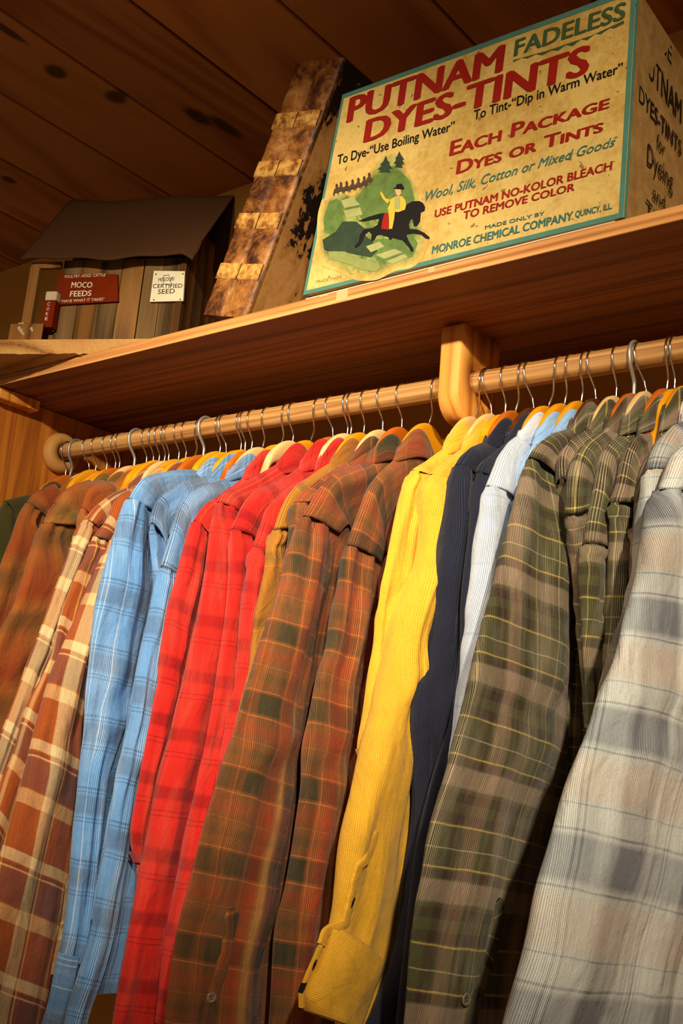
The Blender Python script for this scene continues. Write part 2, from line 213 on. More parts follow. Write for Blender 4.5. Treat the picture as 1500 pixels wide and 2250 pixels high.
,"ART":{"glow":[[-0.9957,2.3098],[-0.9865,2.3156],[-0.9608,2.3167],[-0.9399,2.3],[-0.9233,2.3198],[-0.9034,2.3358],[-0.8985,2.3479],[-0.8808,2.3534],[-0.8562,2.3459],[-0.8456,2.3267],[-0.8444,2.313],[-0.8283,2.2952],[-0.8174,2.2687],[-0.8179,2.2431],[-0.8106,2.2233],[-0.7992,2.2053],[-0.8065,2.1769],[-0.8222,2.1642],[-0.8541,2.169],[-0.8794,2.1593],[-0.9194,2.1682],[-0.9528,2.1902],[-0.9796,2.2016],[-0.9969,2.2246],[-0.9973,2.2548],[-1.0014,2.289]]
,"hill":[[-0.94,2.2864],[-0.9335,2.2982],[-0.9132,2.3115],[-0.8961,2.3242],[-0.8753,2.3275],[-0.8536,2.3184],[-0.8357,2.2973],[-0.8259,2.2685],[-0.8235,2.242],[-0.8311,2.2312],[-0.8555,2.2453],[-0.8982,2.2551],[-0.9203,2.2622]]
,"bush":[[-0.9939,2.2815],[-0.9855,2.307],[-0.9694,2.3075],[-0.9599,2.2945],[-0.9538,2.2683],[-0.9568,2.2528],[-0.9755,2.2494],[-0.9895,2.2584]]
,"dark":[[-0.9912,2.2451],[-0.9663,2.2525],[-0.9551,2.2659],[-0.9292,2.2592],[-0.9122,2.2442],[-0.9077,2.2298],[-0.8944,2.2186],[-0.8836,2.2003],[-0.8949,2.1939],[-0.9233,2.2045],[-0.9462,2.2153],[-0.9687,2.2179],[-0.9859,2.2274]]
,"meadow":[[-0.9009,2.2228],[-0.8585,2.2149],[-0.8236,2.2114],[-0.8138,2.1962],[-0.8206,2.1777],[-0.849,2.1767],[-0.8787,2.181],[-0.8922,2.1971]]
,"step1":[[-0.9624,2.302],[-0.937,2.3019],[-0.933,2.294],[-0.9242,2.2848],[-0.9543,2.2875]]
,"step2":[[-0.9555,2.2837],[-0.9238,2.2807],[-0.9177,2.2669],[-0.9476,2.2694]]
,"step3":[[-0.906,2.2135],[-0.8821,2.2156],[-0.8722,2.2053],[-0.8957,2.2019]]
,"step4":[[-0.8861,2.1957],[-0.8539,2.197],[-0.8386,2.1883],[-0.8703,2.1855]]
,"step5":[[-0.8669,2.1809],[-0.8354,2.185],[-0.8291,2.1784],[-0.8546,2.1742]]
,"log":[[-0.9772,2.2227],[-0.9495,2.216],[-0.9101,2.1948],[-0.88,2.18],[-0.875,2.1737],[-0.8834,2.1692],[-0.9082,2.1774],[-0.9409,2.1954],[-0.9741,2.2098]]
,"root":[[-0.9473,2.1969],[-0.9407,2.194],[-0.933,2.1804],[-0.9247,2.1746],[-0.931,2.176],[-0.9397,2.1845]]
,"tree":[[-0.8838,2.353],[-0.8799,2.3437],[-0.8748,2.3381],[-0.8768,2.3374],[-0.8693,2.327],[-0.8755,2.3297],[-0.8723,2.3212],[-0.8826,2.3256],[-0.8934,2.328],[-0.8914,2.3323],[-0.8971,2.3339],[-0.8899,2.3386],[-0.8932,2.3409],[-0.8875,2.3446]]
,"tree2":[[-0.8598,2.3524],[-0.8555,2.3443],[-0.8494,2.3358],[-0.853,2.3363],[-0.848,2.3274],[-0.8532,2.3295],[-0.8511,2.323],[-0.8649,2.3284],[-0.8639,2.3335],[-0.8685,2.3349],[-0.8637,2.3401],[-0.8662,2.3422],[-0.8622,2.3464]]
,"horse":[[-0.9245,2.2585],[-0.9078,2.2603],[-0.8926,2.2603],[-0.8836,2.26],[-0.8714,2.2573],[-0.8508,2.2571],[-0.8391,2.2617],[-0.8283,2.264],[-0.8167,2.2613],[-0.8101,2.2564],[-0.8058,2.2489],[-0.8062,2.2438],[-0.8123,2.2429],[-0.8125,2.2289],[-0.8175,2.2226],[-0.8225,2.2238],[-0.8257,2.2349],[-0.8288,2.237],[-0.8316,2.23],[-0.8297,2.2218],[-0.8156,2.217],[-0.8031,2.2088],[-0.7941,2.2002],[-0.795,2.1974],[-0.8007,2.1998],[-0.8092,2.2078],[-0.8238,2.2134],[-0.8346,2.2136],[-0.8291,2.2025],[-0.8209,2.1904],[-0.8198,2.1851],[-0.8241,2.1856],[-0.8275,2.192],[-0.8403,2.2066],[-0.8585,2.2149],[-0.8626,2.212],[-0.8661,2.2181],[-0.8801,2.2255],[-0.8877,2.2261],[-0.8915,2.2192],[-0.8975,2.2193],[-0.8971,2.2297],[-0.9023,2.2363],[-0.9095,2.2329],[-0.9131,2.2232],[-0.9171,2.2175],[-0.9245,2.2154],[-0.928,2.2188],[-0.9208,2.2237],[-0.9189,2.2352],[-0.9121,2.2428],[-0.8966,2.2402],[-0.8879,2.2432],[-0.8858,2.2519],[-0.9011,2.254],[-0.9133,2.2546]]
,"saddle":[[-0.8774,2.2576],[-0.8669,2.2567],[-0.8634,2.2421],[-0.8658,2.2297],[-0.8805,2.2348],[-0.8798,2.2464]]
,"coat":[[-0.869,2.2777],[-0.8589,2.2802],[-0.8483,2.2773],[-0.8419,2.2703],[-0.8391,2.2617],[-0.8404,2.2543],[-0.8519,2.2535],[-0.8686,2.2592],[-0.8721,2.2641],[-0.8683,2.271]]
,"vest":[[-0.8612,2.2796],[-0.8512,2.2768],[-0.8486,2.2578],[-0.8598,2.2595]]
,"leg":[[-0.8703,2.261],[-0.8582,2.2577],[-0.8584,2.2447],[-0.8605,2.2297],[-0.8659,2.231],[-0.8673,2.2458]]
,"arm":[[-0.869,2.2777],[-0.8729,2.2722],[-0.883,2.2837],[-0.8881,2.2931],[-0.8865,2.2954],[-0.8824,2.2899],[-0.8767,2.2812]]
,"face":[[-0.8614,2.2915],[-0.8571,2.2921],[-0.8509,2.2891],[-0.8496,2.2816],[-0.8534,2.2787],[-0.8582,2.2821]]
,"hat":[[-0.8653,2.2953],[-0.8602,2.2946],[-0.8592,2.2993],[-0.8502,2.2976],[-0.8469,2.2927],[-0.8444,2.288],[-0.8493,2.2881],[-0.8599,2.2916]]
,"troop0":[[-0.9791,2.3163],[-0.9775,2.3242],[-0.9747,2.3256],[-0.9758,2.3321],[-0.9734,2.3336],[-0.9707,2.3301],[-0.9704,2.3244],[-0.9662,2.3216],[-0.9651,2.3174],[-0.9688,2.3168],[-0.9669,2.3107],[-0.9708,2.3168],[-0.9754,2.3175],[-0.9761,2.3121]]
,"troop1":[[-0.9711,2.3169],[-0.9694,2.3247],[-0.9667,2.3261],[-0.9677,2.3326],[-0.9653,2.3341],[-0.9627,2.3306],[-0.9624,2.3249],[-0.9582,2.3221],[-0.9571,2.3179],[-0.9609,2.3173],[-0.9589,2.3113],[-0.9628,2.3173],[-0.9674,2.318],[-0.9681,2.3127]]
,"troop2":[[-0.9597,2.315],[-0.958,2.3228],[-0.9553,2.3243],[-0.9563,2.3307],[-0.9539,2.3322],[-0.9513,2.3287],[-0.951,2.3231],[-0.9469,2.3203],[-0.9458,2.3161],[-0.9495,2.3155],[-0.9476,2.3095],[-0.9514,2.3155],[-0.956,2.3162],[-0.9567,2.3109]]
,"troop3":[[-0.9485,2.3147],[-0.9468,2.3224],[-0.9441,2.3239],[-0.9451,2.3302],[-0.9428,2.3317],[-0.9402,2.3282],[-0.9399,2.3227],[-0.9358,2.3198],[-0.9347,2.3157],[-0.9384,2.3151],[-0.9365,2.3091],[-0.9403,2.3151],[-0.9448,2.3158],[-0.9455,2.3105]]
,"troop4":[[-0.9374,2.3143],[-0.9357,2.322],[-0.9331,2.3234],[-0.9341,2.3298],[-0.9317,2.3313],[-0.9291,2.3278],[-0.9289,2.3222],[-0.9248,2.3194],[-0.9238,2.3153],[-0.9274,2.3147],[-0.9256,2.3088],[-0.9293,2.3147],[-0.9338,2.3154],[-0.9344,2.3102]]
,"troop5":[[-0.9264,2.3139],[-0.9247,2.3216],[-0.9221,2.323],[-0.9231,2.3293],[-0.9207,2.3308],[-0.9182,2.3274],[-0.9179,2.3218],[-0.9139,2.319],[-0.9129,2.3149],[-0.9165,2.3144],[-0.9147,2.3084],[-0.9184,2.3143],[-0.9228,2.3151],[-0.9235,2.3098]]
,"troop6":[[-0.9174,2.3168],[-0.9157,2.3245],[-0.9131,2.3259],[-0.9141,2.3321],[-0.9118,2.3336],[-0.9092,2.3302],[-0.909,2.3247],[-0.905,2.3219],[-0.904,2.3178],[-0.9076,2.3172],[-0.9058,2.3113],[-0.9094,2.3172],[-0.9138,2.3179],[-0.9145,2.3127]]},"UNDER":[[-0.678,2.4343],[-0.6276,2.4291],[-0.5623,2.4269],[-0.5189,2.4315],[-0.5182,2.4272],[-0.5309,2.4251],[-0.5372,2.4283],[-0.5495,2.4239],[-0.5572,2.4276],[-0.5684,2.4226],[-0.5776,2.4275],[-0.589,2.4218],[-0.5983,2.4275],[-0.61,2.4231],[-0.6195,2.4274],[-0.6328,2.4249],[-0.6425,2.43],[-0.6562,2.4289],[-0.6647,2.4328],[-0.6771,2.4312]]}''')

# ------------------------------------------------------------------ helpers
def lin(c):
    r = []
    for v in c:
        v = v/255.0
        r.append(v/12.92 if v <= .04045 else ((v+.055)/1.055)**2.4)
    return (r[0], r[1], r[2], 1.0)
def obj(name, V, F, mat=None, parent=None, loc=None, uv=None, smooth=True, mats=None, midx=None):
    """V in world metres; the mesh is stored relative to loc (or to the parent's place)"""
    V = np.asarray(V, float)
    o0 = np.array(loc if loc is not None else (0, 0, 0), float)
    if parent is not None:
        o0 = wloc(parent)
    me = bpy.data.meshes.new(name)
    me.from_pydata((V-o0).tolist(), [], [tuple(f) for f in F])
    if mats:
        for m in mats: me.materials.append(m)
        if midx is not None: me.polygons.foreach_set('material_index', list(midx))
    elif mat: me.materials.append(mat)
    if uv is not None:
        uv = np.asarray(uv, float); l = me.uv_layers.new(name='UVMap')
        idx = np.empty(len(me.loops), dtype=np.int32); me.loops.foreach_get('vertex_index', idx)
        l.data.foreach_set('uv', uv[idx].ravel())
    if smooth: me.polygons.foreach_set('use_smooth', [True]*len(me.polygons))
    me.update()
    o = bpy.data.objects.new(name, me); COL.objects.link(o)
    if parent is not None:
        o.parent = parent
    elif loc is not None: o.location = loc
    return o
def wloc(o):
    p = np.zeros(3)
    while o is not None:
        p = p+np.array(o.location[:]); o = o.parent
    return p
def thing(name, label, cat, loc, group=None):
    o = bpy.data.objects.new(name, None); COL.objects.link(o); o.location = loc
    o.empty_display_size = .05
    return tag(o, label, cat, group)
def tag(o, label, cat, group=None):
    o['label'] = label; o['category'] = cat
    if group: o['group'] = group
    return o
def struct(o):
    o['kind'] = 'structure'; return o
class MB:
    def __init__(s): s.v = []; s.f = []; s.m = []
    def add(s, V, F, m=0):
        n = len(s.v); s.v += [tuple(map(float, p)) for p in V]; s.f += [tuple(i+n for i in f) for f in F]; s.m += [m]*len(F)
    def box(s, lo, hi, m=0, ax=None, org=(0, 0, 0), bev=0.0):
        bm = bmesh.new(); bmesh.ops.create_cube(bm, size=1)
        lo = np.array(lo, float); hi = np.array(hi, float)
        for v in bm.verts:
            v.co = Vector(((v.co.x+.5)*(hi[0]-lo[0])+lo[0], (v.co.y+.5)*(hi[1]-lo[1])+lo[1], (v.co.z+.5)*(hi[2]-lo[2])+lo[2]))
        if bev: bmesh.ops.bevel(bm, geom=bm.edges[:], offset=bev, segments=2, affect='EDGES', profile=.5)
        V = [np.array(v.co) for v in bm.verts]
        if ax is not None: V = [np.array(org)+p[0]*ax[0]+p[1]*ax[1]+p[2]*ax[2] for p in V]
        F = [[v.index for v in f.verts] for f in bm.faces]; bm.verts.index_update()
        F = [[v.index for v in f.verts] for f in bm.faces]
        s.add(V, F, m); bm.free()
    def build(s, name, mat=None, parent=None, loc=None, smooth=False, mats=None):
        return obj(name, s.v, s.f, mat, parent, loc, smooth=smooth, mats=mats, midx=s.m if mats else None)
def tube(P, rad, n=8, closed=False):
    P = [np.array(p, float) for p in P]; V = []; F = []
    up = None
    for i, p in enumerate(P):
        t = P[min(i+1, len(P)-1)]-P[max(i-1, 0)]; t /= np.linalg.norm(t)
        if up is None:
            a = np.array([1, 0, 0]) if abs(t[0]) < .9 else np.array([0, 1, 0]); up = np.cross(t, a)
        up = up-t*(up@t); up /= np.linalg.norm(up); sd = np.cross(t, up)
        r = rad[i] if hasattr(rad, '__len__') else rad
        for k in range(n):
            an = 2*PI*k/n; V.append(p+r*(math.cos(an)*up+math.sin(an)*sd))
    for i in range(len(P)-1):
        for k in range(n): F.append((i*n+k, i*n+(k+1) % n, (i+1)*n+(k+1) % n, (i+1)*n+k))
    F.append(tuple(range(n))[::-1]); F.append(tuple((len(P)-1)*n+k for k in range(n)))
    return V, F
def grid_faces(nr, nc, wrap=False):
    F = []
    for i in range(nr-1):
        for j in range(nc if wrap else nc-1):
            a = i*nc+j; b = i*nc+(j+1) % nc; F.append((a, b, b+nc, a+nc))
    return F
def resample(P, n, smooth=2):
    P = np.asarray(P, float); d = np.r_[0, np.cumsum(np.linalg.norm(np.diff(P, axis=0), axis=1))]
    t = np.linspace(0, d[-1], n); Q = np.stack([np.interp(t, d, P[:, k]) for k in range(P.shape[1])], 1)
    for _ in range(smooth):
        Q[1:-1] = Q[1:-1]*.5+(Q[:-2]+Q[2:])*.25
    return Q

# ------------------------------------------------------------------ node helpers
class NT:
    def __init__(s, name):
        s.m = bpy.data.materials.new(name); s.m.use_nodes = True; s.t = s.m.node_tree; s.n = s.t.nodes; s.l = s.t.links
        s.b = s.n['Principled BSDF']
    def N(s, ty, **k):
        n = s.n.new(ty)
        for a, v in k.items(): setattr(n, a, v)
        return n
    def L(s, a, b): s.l.new(a, b)
    def set(s, sock, v):
        if hasattr(v, 'is_output'): s.L(v, sock)
        elif v is not None: sock.default_value = v
    def math(s, op, a, b=None, c=None, clamp=False):
        n = s.N('ShaderNodeMath', operation=op); n.use_clamp = clamp
        s.set(n.inputs[0], a)
        if b is not None: s.set(n.inputs[1], b)
        if c is not None: s.set(n.inputs[2], c)
        return n.outputs[0]
    def mix(s, f, a, b, mode='MIX'):
        n = s.N('ShaderNodeMix', data_type='RGBA', blend_type=mode)
        s.set(n.inputs[0], f); s.set(n.inputs[6], a); s.set(n.inputs[7], b)
        return n.outputs[2]
    def ramp(s, f, stops, interp='LINEAR'):
        n = s.N('ShaderNodeValToRGB'); cr = n.color_ramp; cr.interpolation = interp
        while len(cr.elements) > 1: cr.elements.remove(cr.elements[-1])
        cr.elements[0].position = stops[0][0]; cr.elements[0].color = stops[0][1]
        for p, c in stops[1:]:
            e = cr.elements.new(p); e.color = c
        s.set(n.inputs[0], f); return n.outputs[0]
    def noise(s, vec, scale, detail=4, rough=.55, dist=0):
        n = s.N('ShaderNodeTexNoise'); s.set(n.inputs['Vector'], vec)
        n.inputs['Scale'].default_value = scale; n.inputs['Detail'].default_value = detail
        n.inputs['Roughness'].default_value = rough; n.inputs['Distortion'].default_value = dist
        return n.outputs[0]
    def mapping(s, vec, scale=(1, 1, 1), loc=(0, 0, 0), rot=(0, 0, 0)):
        n = s.N('ShaderNodeMapping'); s.set(n.inputs[0], vec)
        n.inputs['Scale'].default_value = scale; n.inputs['Location'].default_value = loc; n.inputs['Rotation'].default_value = rot
        return n.outputs[0]
    def bump(s, h, dist, strength=1.0, normal=None):
        n = s.N('ShaderNodeBump'); n.inputs['Distance'].default_value = dist; n.inputs['Strength'].default_value = strength
        s.set(n.inputs['Height'], h)
        if normal is not None: s.set(n.inputs['Normal'], normal)
        return n.outputs[0]
    def out(s, color=None, rough=None, normal=None, metal=None, spec=None, sheen=None):
        if color is not None: s.set(s.b.inputs['Base Color'], color)
        if rough is not None: s.set(s.b.inputs['Roughness'], rough)
        if normal is not None: s.set(s.b.inputs['Normal'], normal)
        if metal is not None: s.set(s.b.inputs['Metallic'], metal)
        if spec is not None: s.b.inputs['Specular IOR Level'].default_value = spec
        if sheen is not None:
            s.b.inputs['Sheen Weight'].default_value = sheen; s.b.inputs['Sheen Roughness'].default_value = .5
        return s.m
    def obc(s): return s.N('ShaderNodeTexCoord').outputs['Object']
def fcol(c, v=1.0):
    l = lin(c); return (l[0]*v, l[1]*v, l[2]*v, 1)

def wood(name, dark, mid, light, grain='x', rings=14, stretch=.06, rough=.55, knots=None, islands=0, bump=.0004, fine=1.0, spec=.3, cross=1.0):
    t = NT(name); c = t.obc()
    ax = 'xyz'.index(grain)
    if islands:
        geo = t.N('ShaderNodeNewGeometry').outputs['Random Per Island']
        off = t.N('ShaderNodeCombineXYZ'); t.L(t.math('MULTIPLY', geo, 37.0), off.inputs[0]); t.L(t.math('MULTIPLY', geo, 91.0), off.inputs[1]); t.L(t.math('MULTIPLY', geo, 53.0), off.inputs[2])
        va = t.N('ShaderNodeVectorMath', operation='ADD'); t.L(c, va.inputs[0]); t.L(off.outputs[0], va.inputs[1]); c2 = va.outputs[0]
    else: c2 = c
    sc = [cross, cross, cross]; sc[ax] = stretch
    m = t.mapping(c2, tuple(sc))
    n1 = t.noise(m, 3.2, 3, .5, .6)
    rg = t.math('FRACT', t.math('MULTIPLY', n1, rings))
    tri = t.math('ABSOLUTE', t.math('SUBTRACT', rg, .5))           # 0..0.5
    sc2 = [1, 1, 1]; sc2[ax] = .012
    n2 = t.noise(t.mapping(c2, tuple(sc2)), 420, 3, .6)
    n3 = t.noise(m, 1.1, 2)
    f = t.math('ADD', t.math('MULTIPLY', tri, 1.25), t.math('MULTIPLY', t.math('SUBTRACT', n2, .5), .7*fine))
    f = t.math('ADD', f, t.math('MULTIPLY', t.math('SUBTRACT', n3, .5), .7), clamp=True)
    col = t.ramp(f, [(0, lin(dark)), (.38, lin(mid)), (1, lin(light))])
    if islands:
        hv = t.N('ShaderNodeHueSaturation'); t.L(col, hv.inputs['Color'])
        t.L(t.math('MULTIPLY_ADD', geo, islands, 1-islands/2), hv.inputs['Value']); col = hv.outputs[0]
    if knots:
        for (kx, ky, kz, rx, ry) in knots:
            v = t.N('ShaderNodeVectorMath', operation='SUBTRACT'); t.L(c, v.inputs[0]); v.inputs[1].default_value = (kx, ky, kz)
            mm = t.mapping(v.outputs[0], (1/rx, 1/ry, 0))
            le = t.N('ShaderNodeVectorMath', operation='LENGTH'); t.L(mm, le.inputs[0])
            le2 = t.math('ADD', le.outputs['Value'], t.math('MULTIPLY', t.math('SUBTRACT', n2, .5), .5))
            k = t.N('ShaderNodeMapRange'); k.interpolation_type = 'SMOOTHSTEP'; t.L(le2, k.inputs[0]); k.inputs[1].default_value = .6; k.inputs[2].default_value = 1.3; k.inputs[3].default_value = .85; k.inputs[4].default_value = 0
            col = t.mix(k.outputs[0], col, fcol((30, 12, 5)))
    return t.out(col, rough, t.bump(f, bump), spec=spec)

def plain(name, c, rough=.6, metal=0, noise=.12, nscale=30, spec=.15):
    t = NT(name); n = t.noise(t.obc(), nscale, 4)
    hv = t.N('ShaderNodeHueSaturation'); hv.inputs['Color'].default_value = lin(c)
    t.L(t.math('MULTIPLY_ADD', n, noise*2, 1-noise), hv.inputs['Value'])
    return t.out(hv.outputs[0], rough, None, metal, spec)

def stops(base, stripes, e=.004):
    """stripes = (start, end, colour[, soft]) on a base colour, as ramp stops"""
    out = [(0.0, fcol(base))]
    for s in stripes:
        ee = s[3] if len(s) > 3 else e
        c = fcol(s[2])
        out += [(max(s[0]-ee, 0), fcol(base)), (s[0]+ee, c), (s[1]-ee, c), (min(s[1]+ee, 1), fcol(base))]
    fix = [out[0]]
    for p, c in out[1:]:
        fix.append((max(p, fix[-1][0]+1e-5), c))
    return fix[:32]
def fabric(name, warp, pu, weft, pv, blend=.5, pitch=.003, groove=.42, ridge=1.12, crease=None, rough=.9, slub=.25, pale=None, pk=.5):
    t = NT(name); uv = t.N('ShaderNodeUVMap').outputs[0]
    sx = t.N('ShaderNodeSeparateXYZ'); t.L(uv, sx.inputs[0]); u, v = sx.outputs[0], sx.outputs[1]
    big = t.noise(t.mapping(uv, (1, 1, 1)), 9, 3)
    uw = t.math('MULTIPLY_ADD', t.math('SUBTRACT', big, .5), .006, u)
    vw = t.math('MULTIPLY_ADD', t.math('SUBTRACT', big, .5), .010, v)
    wa = t.ramp(t.math('FRACT', t.math('MULTIPLY', uw, 1/pu)), warp)
    we = t.ramp(t.math('FRACT', t.math('MULTIPLY', vw, 1/pv)), weft)
    col = t.mix(blend, wa, we)
    # each wale takes a little of its own tone, threads a fine streak
    wid = t.math('FLOOR', t.math('MULTIPLY', u, 1/pitch))
    wn = t.N('ShaderNodeTexWhiteNoise', noise_dimensions='1D'); t.L(wid, wn.inputs['W'])
    st = t.noise(t.mapping(uv, (260, 900, 1)), 1.0, 2)
    st2 = t.noise(t.mapping(uv, (1, 1, 1)), 26, 3)
    val = t.math('MULTIPLY_ADD', wn.outputs[0], slub*.45, 1-slub*.22)
    val = t.math('MULTIPLY', val, t.math('MULTIPLY_ADD', st, .5, .75))
    val = t.math('MULTIPLY', val, t.math('MULTIPLY_ADD', st2, .35, .82))
    wv = t.math('MULTIPLY_ADD', t.math('SINE', t.math('MULTIPLY', u, 2*PI/pitch)), .5, .5)
    wv = t.math('POWER', wv, .6)
    val = t.math('MULTIPLY', val, t.math('MULTIPLY_ADD', wv, ridge-groove, groove))
    if pale:
        zn = t.noise(t.mapping(uv, (30, 5, 1)), 1.0, 3, .6)
        zm = t.N('ShaderNodeMapRange'); zm.interpolation_type = 'SMOOTHSTEP'; t.L(zn, zm.inputs[0]); zm.inputs[1].default_value = .42; zm.inputs[2].default_value = .66
        thread = t.math('POWER', t.math('MULTIPLY_ADD', t.math('SINE', t.math('MULTIPLY_ADD', u, 2*PI/pitch, -.6)), .5, .5), 2.5)
        col = t.mix(t.math('MULTIPLY', t.math('MULTIPLY', zm.outputs[0], thread), pk), col, fcol(pale))
    vv = t.N('ShaderNodeCombineColor')
    for i in range(3): t.L(val, vv.inputs[i])
    col = t.mix(1.0, col, vv.outputs[0], 'MULTIPLY')
    if crease:                                   # the pressed fold is worn paler (own attribute, metres from the fold)
        at = t.N('ShaderNodeAttribute'); at.attribute_name = 'fold'
        mr = t.N('ShaderNodeMapRange'); mr.interpolation_type = 'SMOOTHSTEP'; t.L(at.outputs['Fac'], mr.inputs[0])
        mr.inputs[1].default_value = .15; mr.inputs[2].default_value = 1.0; mr.inputs[3].default_value = 0; mr.inputs[4].default_value = .75
        k = t.math('MULTIPLY', mr.outputs[0], t.math('MULTIPLY_ADD', st2, 1.2, .2), clamp=True)
        col = t.mix(k, col, fcol(crease))
    nrm = t.bump(wv, .0003, .9)
    nrm = t.bump(t.noise(uv, 60, 5), .0022, .8, nrm)
    nrm = t.bump(t.noise(t.mapping(uv, (1, .45, 1)), 17, 3, .5, .8), .010, .9, nrm)
    return t.out(col, rough, nrm, spec=.15, sheen=.12)
def solid(c): return [(0, fcol(c))]

FAB = {
 'moss': fabric('moss_green_corduroy', stops((70, 66, 26), [(.55, .8, (120, 66, 24), .06)]), .19, stops((74, 68, 28), [(.5, .75, (100, 62, 24), .06)]), .21, pitch=0.00197),
 'ombre': fabric('rust_ombre_corduroy', [(0, fcol((158, 82, 32))), (.3, fcol((146, 62, 26))), (.5, fcol((156, 106, 42))), (.7, fcol((92, 84, 34))), (.85, fcol((170, 92, 34))), (1, fcol((158, 82, 32)))], .23,
                 [(0, fcol((164, 84, 32))), (.25, fcol((152, 64, 26))), (.42, fcol((170, 108, 42))), (.55, fcol((88, 80, 36))), (.66, fcol((96, 84, 40))), (.8, fcol((166, 102, 40))), (1, fcol((164, 84, 32)))], .155, pitch=0.00197, ridge=1.2),
 'tanplaid': fabric('tan_and_rust_plaid_corduroy',
    stops((170, 84, 34), [(.04, .20, (232, 196, 140)), (.23, .25, (236, 208, 150)), (.30, .52, (128, 78, 66)), (.39, .405, (250, 190, 60)), (.56, .60, (225, 180, 120)), (.74, .755, (240, 190, 80))]), .16,
    stops((164, 76, 32), [(.02, .12, (240, 206, 150)), (.135, .16, (110, 56, 42)), (.165, .18, (238, 204, 150)), (.19, .47, (92, 62, 62)), (.275, .287, (238, 180, 60)), (.375, .387, (238, 180, 60)), (.485, .62, (228, 180, 120))]), .165, pitch=0.00218, ridge=1.2),
 'blue': fabric('blue_glen_plaid_corduroy',
    stops((98, 146, 200), [(.08, .40, (74, 94, 126), .04), (.50, .515, (190, 215, 235)), (.56, .575, (190, 215, 235)), (.8, .815, (200, 222, 238))]), .13,
    stops((108, 156, 208), [(.06, .09, (70, 92, 122)), (.12, .14, (70, 92, 122)), (.17, .44, (84, 102, 130), .03), (.48, .50, (70, 92, 122)), (.53, .55, (70, 92, 122))]), .105, pitch=0.00211, ridge=1.25, groove=.5, pale=(214, 226, 238), pk=.35),
 'red': fabric('red_plaid_corduroy',
    stops((204, 36, 26), [(.1, .3, (186, 24, 22), .03), (.38, .40, (222, 84, 60)), (.45, .47, (222, 84, 60)), (.62, .70, (150, 20, 20), .02)]), .11,
    stops((206, 36, 26), [(.08, .30, (120, 12, 18), .03), (.48, .50, (120, 10, 14)), (.56, .58, (120, 10, 14))]), .083, pitch=0.00190, groove=.55, ridge=1.15, pale=(240, 130, 100), pk=.35),
 'mustard': fabric('mustard_brown_plaid_corduroy',
    stops((176, 112, 34), [(.2, .35, (150, 84, 34), .03), (.6, .62, (220, 130, 50))]), .12,
    stops((170, 108, 36), [(.3, .45, (110, 86, 40), .03), (.5, .515, (226, 130, 50))]), .095, pitch=0.00197, ridge=1.15),
 'rust': fabric('rust_and_moss_plaid_corduroy',
    stops((138, 80, 40), [(.02, .30, (70, 62, 38), .012), (.33, .342, (206, 112, 56)), (.40, .54, (160, 64, 34), .035), (.58, .59, (210, 118, 60)), (.72, .86, (104, 70, 40), .03), (.92, .93, (206, 112, 56))]), .105,
    stops((138, 78, 38), [(.04, .055, (214, 118, 54)), (.08, .34, (58, 52, 34), .012), (.37, .385, (220, 122, 54)), (.48, .64, (162, 70, 36), .04), (.70, .707, (196, 112, 62)), (.80, .92, (112, 72, 38), .03)]), .098, pitch=0.00197, crease=(190, 146, 80), pale=(208, 132, 72), pk=.3),
 'yellow': fabric('golden_yellow_corduroy', solid((240, 178, 48)), .2, solid((242, 182, 56)), .2, pitch=0.00211, groove=.74, ridge=1.08, slub=.12),
 'navy': fabric('navy_corduroy', solid((34, 36, 50)), .2, solid((36, 39, 56)), .2, pitch=0.00218, groove=.35, ridge=1.35),
 'sky': fabric('pale_grey_blue_corduroy', stops((206, 212, 222), [(.2, .5, (176, 188, 208), .05), (.7, .72, (235, 238, 240)), (.8, .82, (150, 168, 200))]), .07,
    stops((204, 210, 220), [(.3, .34, (170, 184, 208)), (.6, .75, (190, 200, 216), .05)]), .09, pitch=0.00204, groove=.5, ridge=1.3, pale=(250, 250, 250), pk=.7),
 'sky2': fabric('light_blue_corduroy', stops((160, 196, 236), [(.4, .6, (190, 215, 240), .05)]), .08, solid((150, 190, 236)), .1, pitch=0.00204, groove=.5, ridge=1.3),
 'olive': fabric('olive_and_brown_plaid_corduroy',
    stops((88, 86, 56), [(.05, .17, (74, 54, 40)), (.10, .108, (200, 176, 110)), (.20, .36, (150, 120, 96), .012), (.43, .50, (72, 48, 34)), (.60, .607, (226, 200, 120)), (.84, .85, (215, 195, 140))]), .125,
    stops((84, 82, 48), [(.03, .12, (66, 46, 34)), (.135, .15, (236, 200, 96)), (.34, .35, (214, 196, 150)), (.50, .515, (236, 200, 96)), (.53, .60, (62, 44, 34)), (.61, .80, (172, 146, 120), .012), (.84, .93, (60, 42, 32))]), .118, pitch=0.00211, crease=(190, 150, 84), ridge=1.2, pale=(214, 188, 164), pk=.55),
 'buffalo': fabric('grey_and_cream_plaid_corduroy',
    stops((214, 222, 220), [(.04, .40, (112, 112, 118), .04), (.43, .46, (236, 236, 226)), (.52, .60, (190, 196, 190), .02), (.72, .74, (150, 160, 165)), (.77, .79, (150, 160, 165))]), .16,
    stops((226, 226, 212), [(.05, .07, (140, 142, 146)), (.09, .42, (116, 118, 124), .03), (.45, .47, (140, 142, 146)), (.52, .84, (236, 214, 186), .03), (.86, .88, (150, 156, 156))]), .135, pitch=0.00197, groove=.6, ridge=1.15, pale=(240, 240, 236), pk=.5),
}

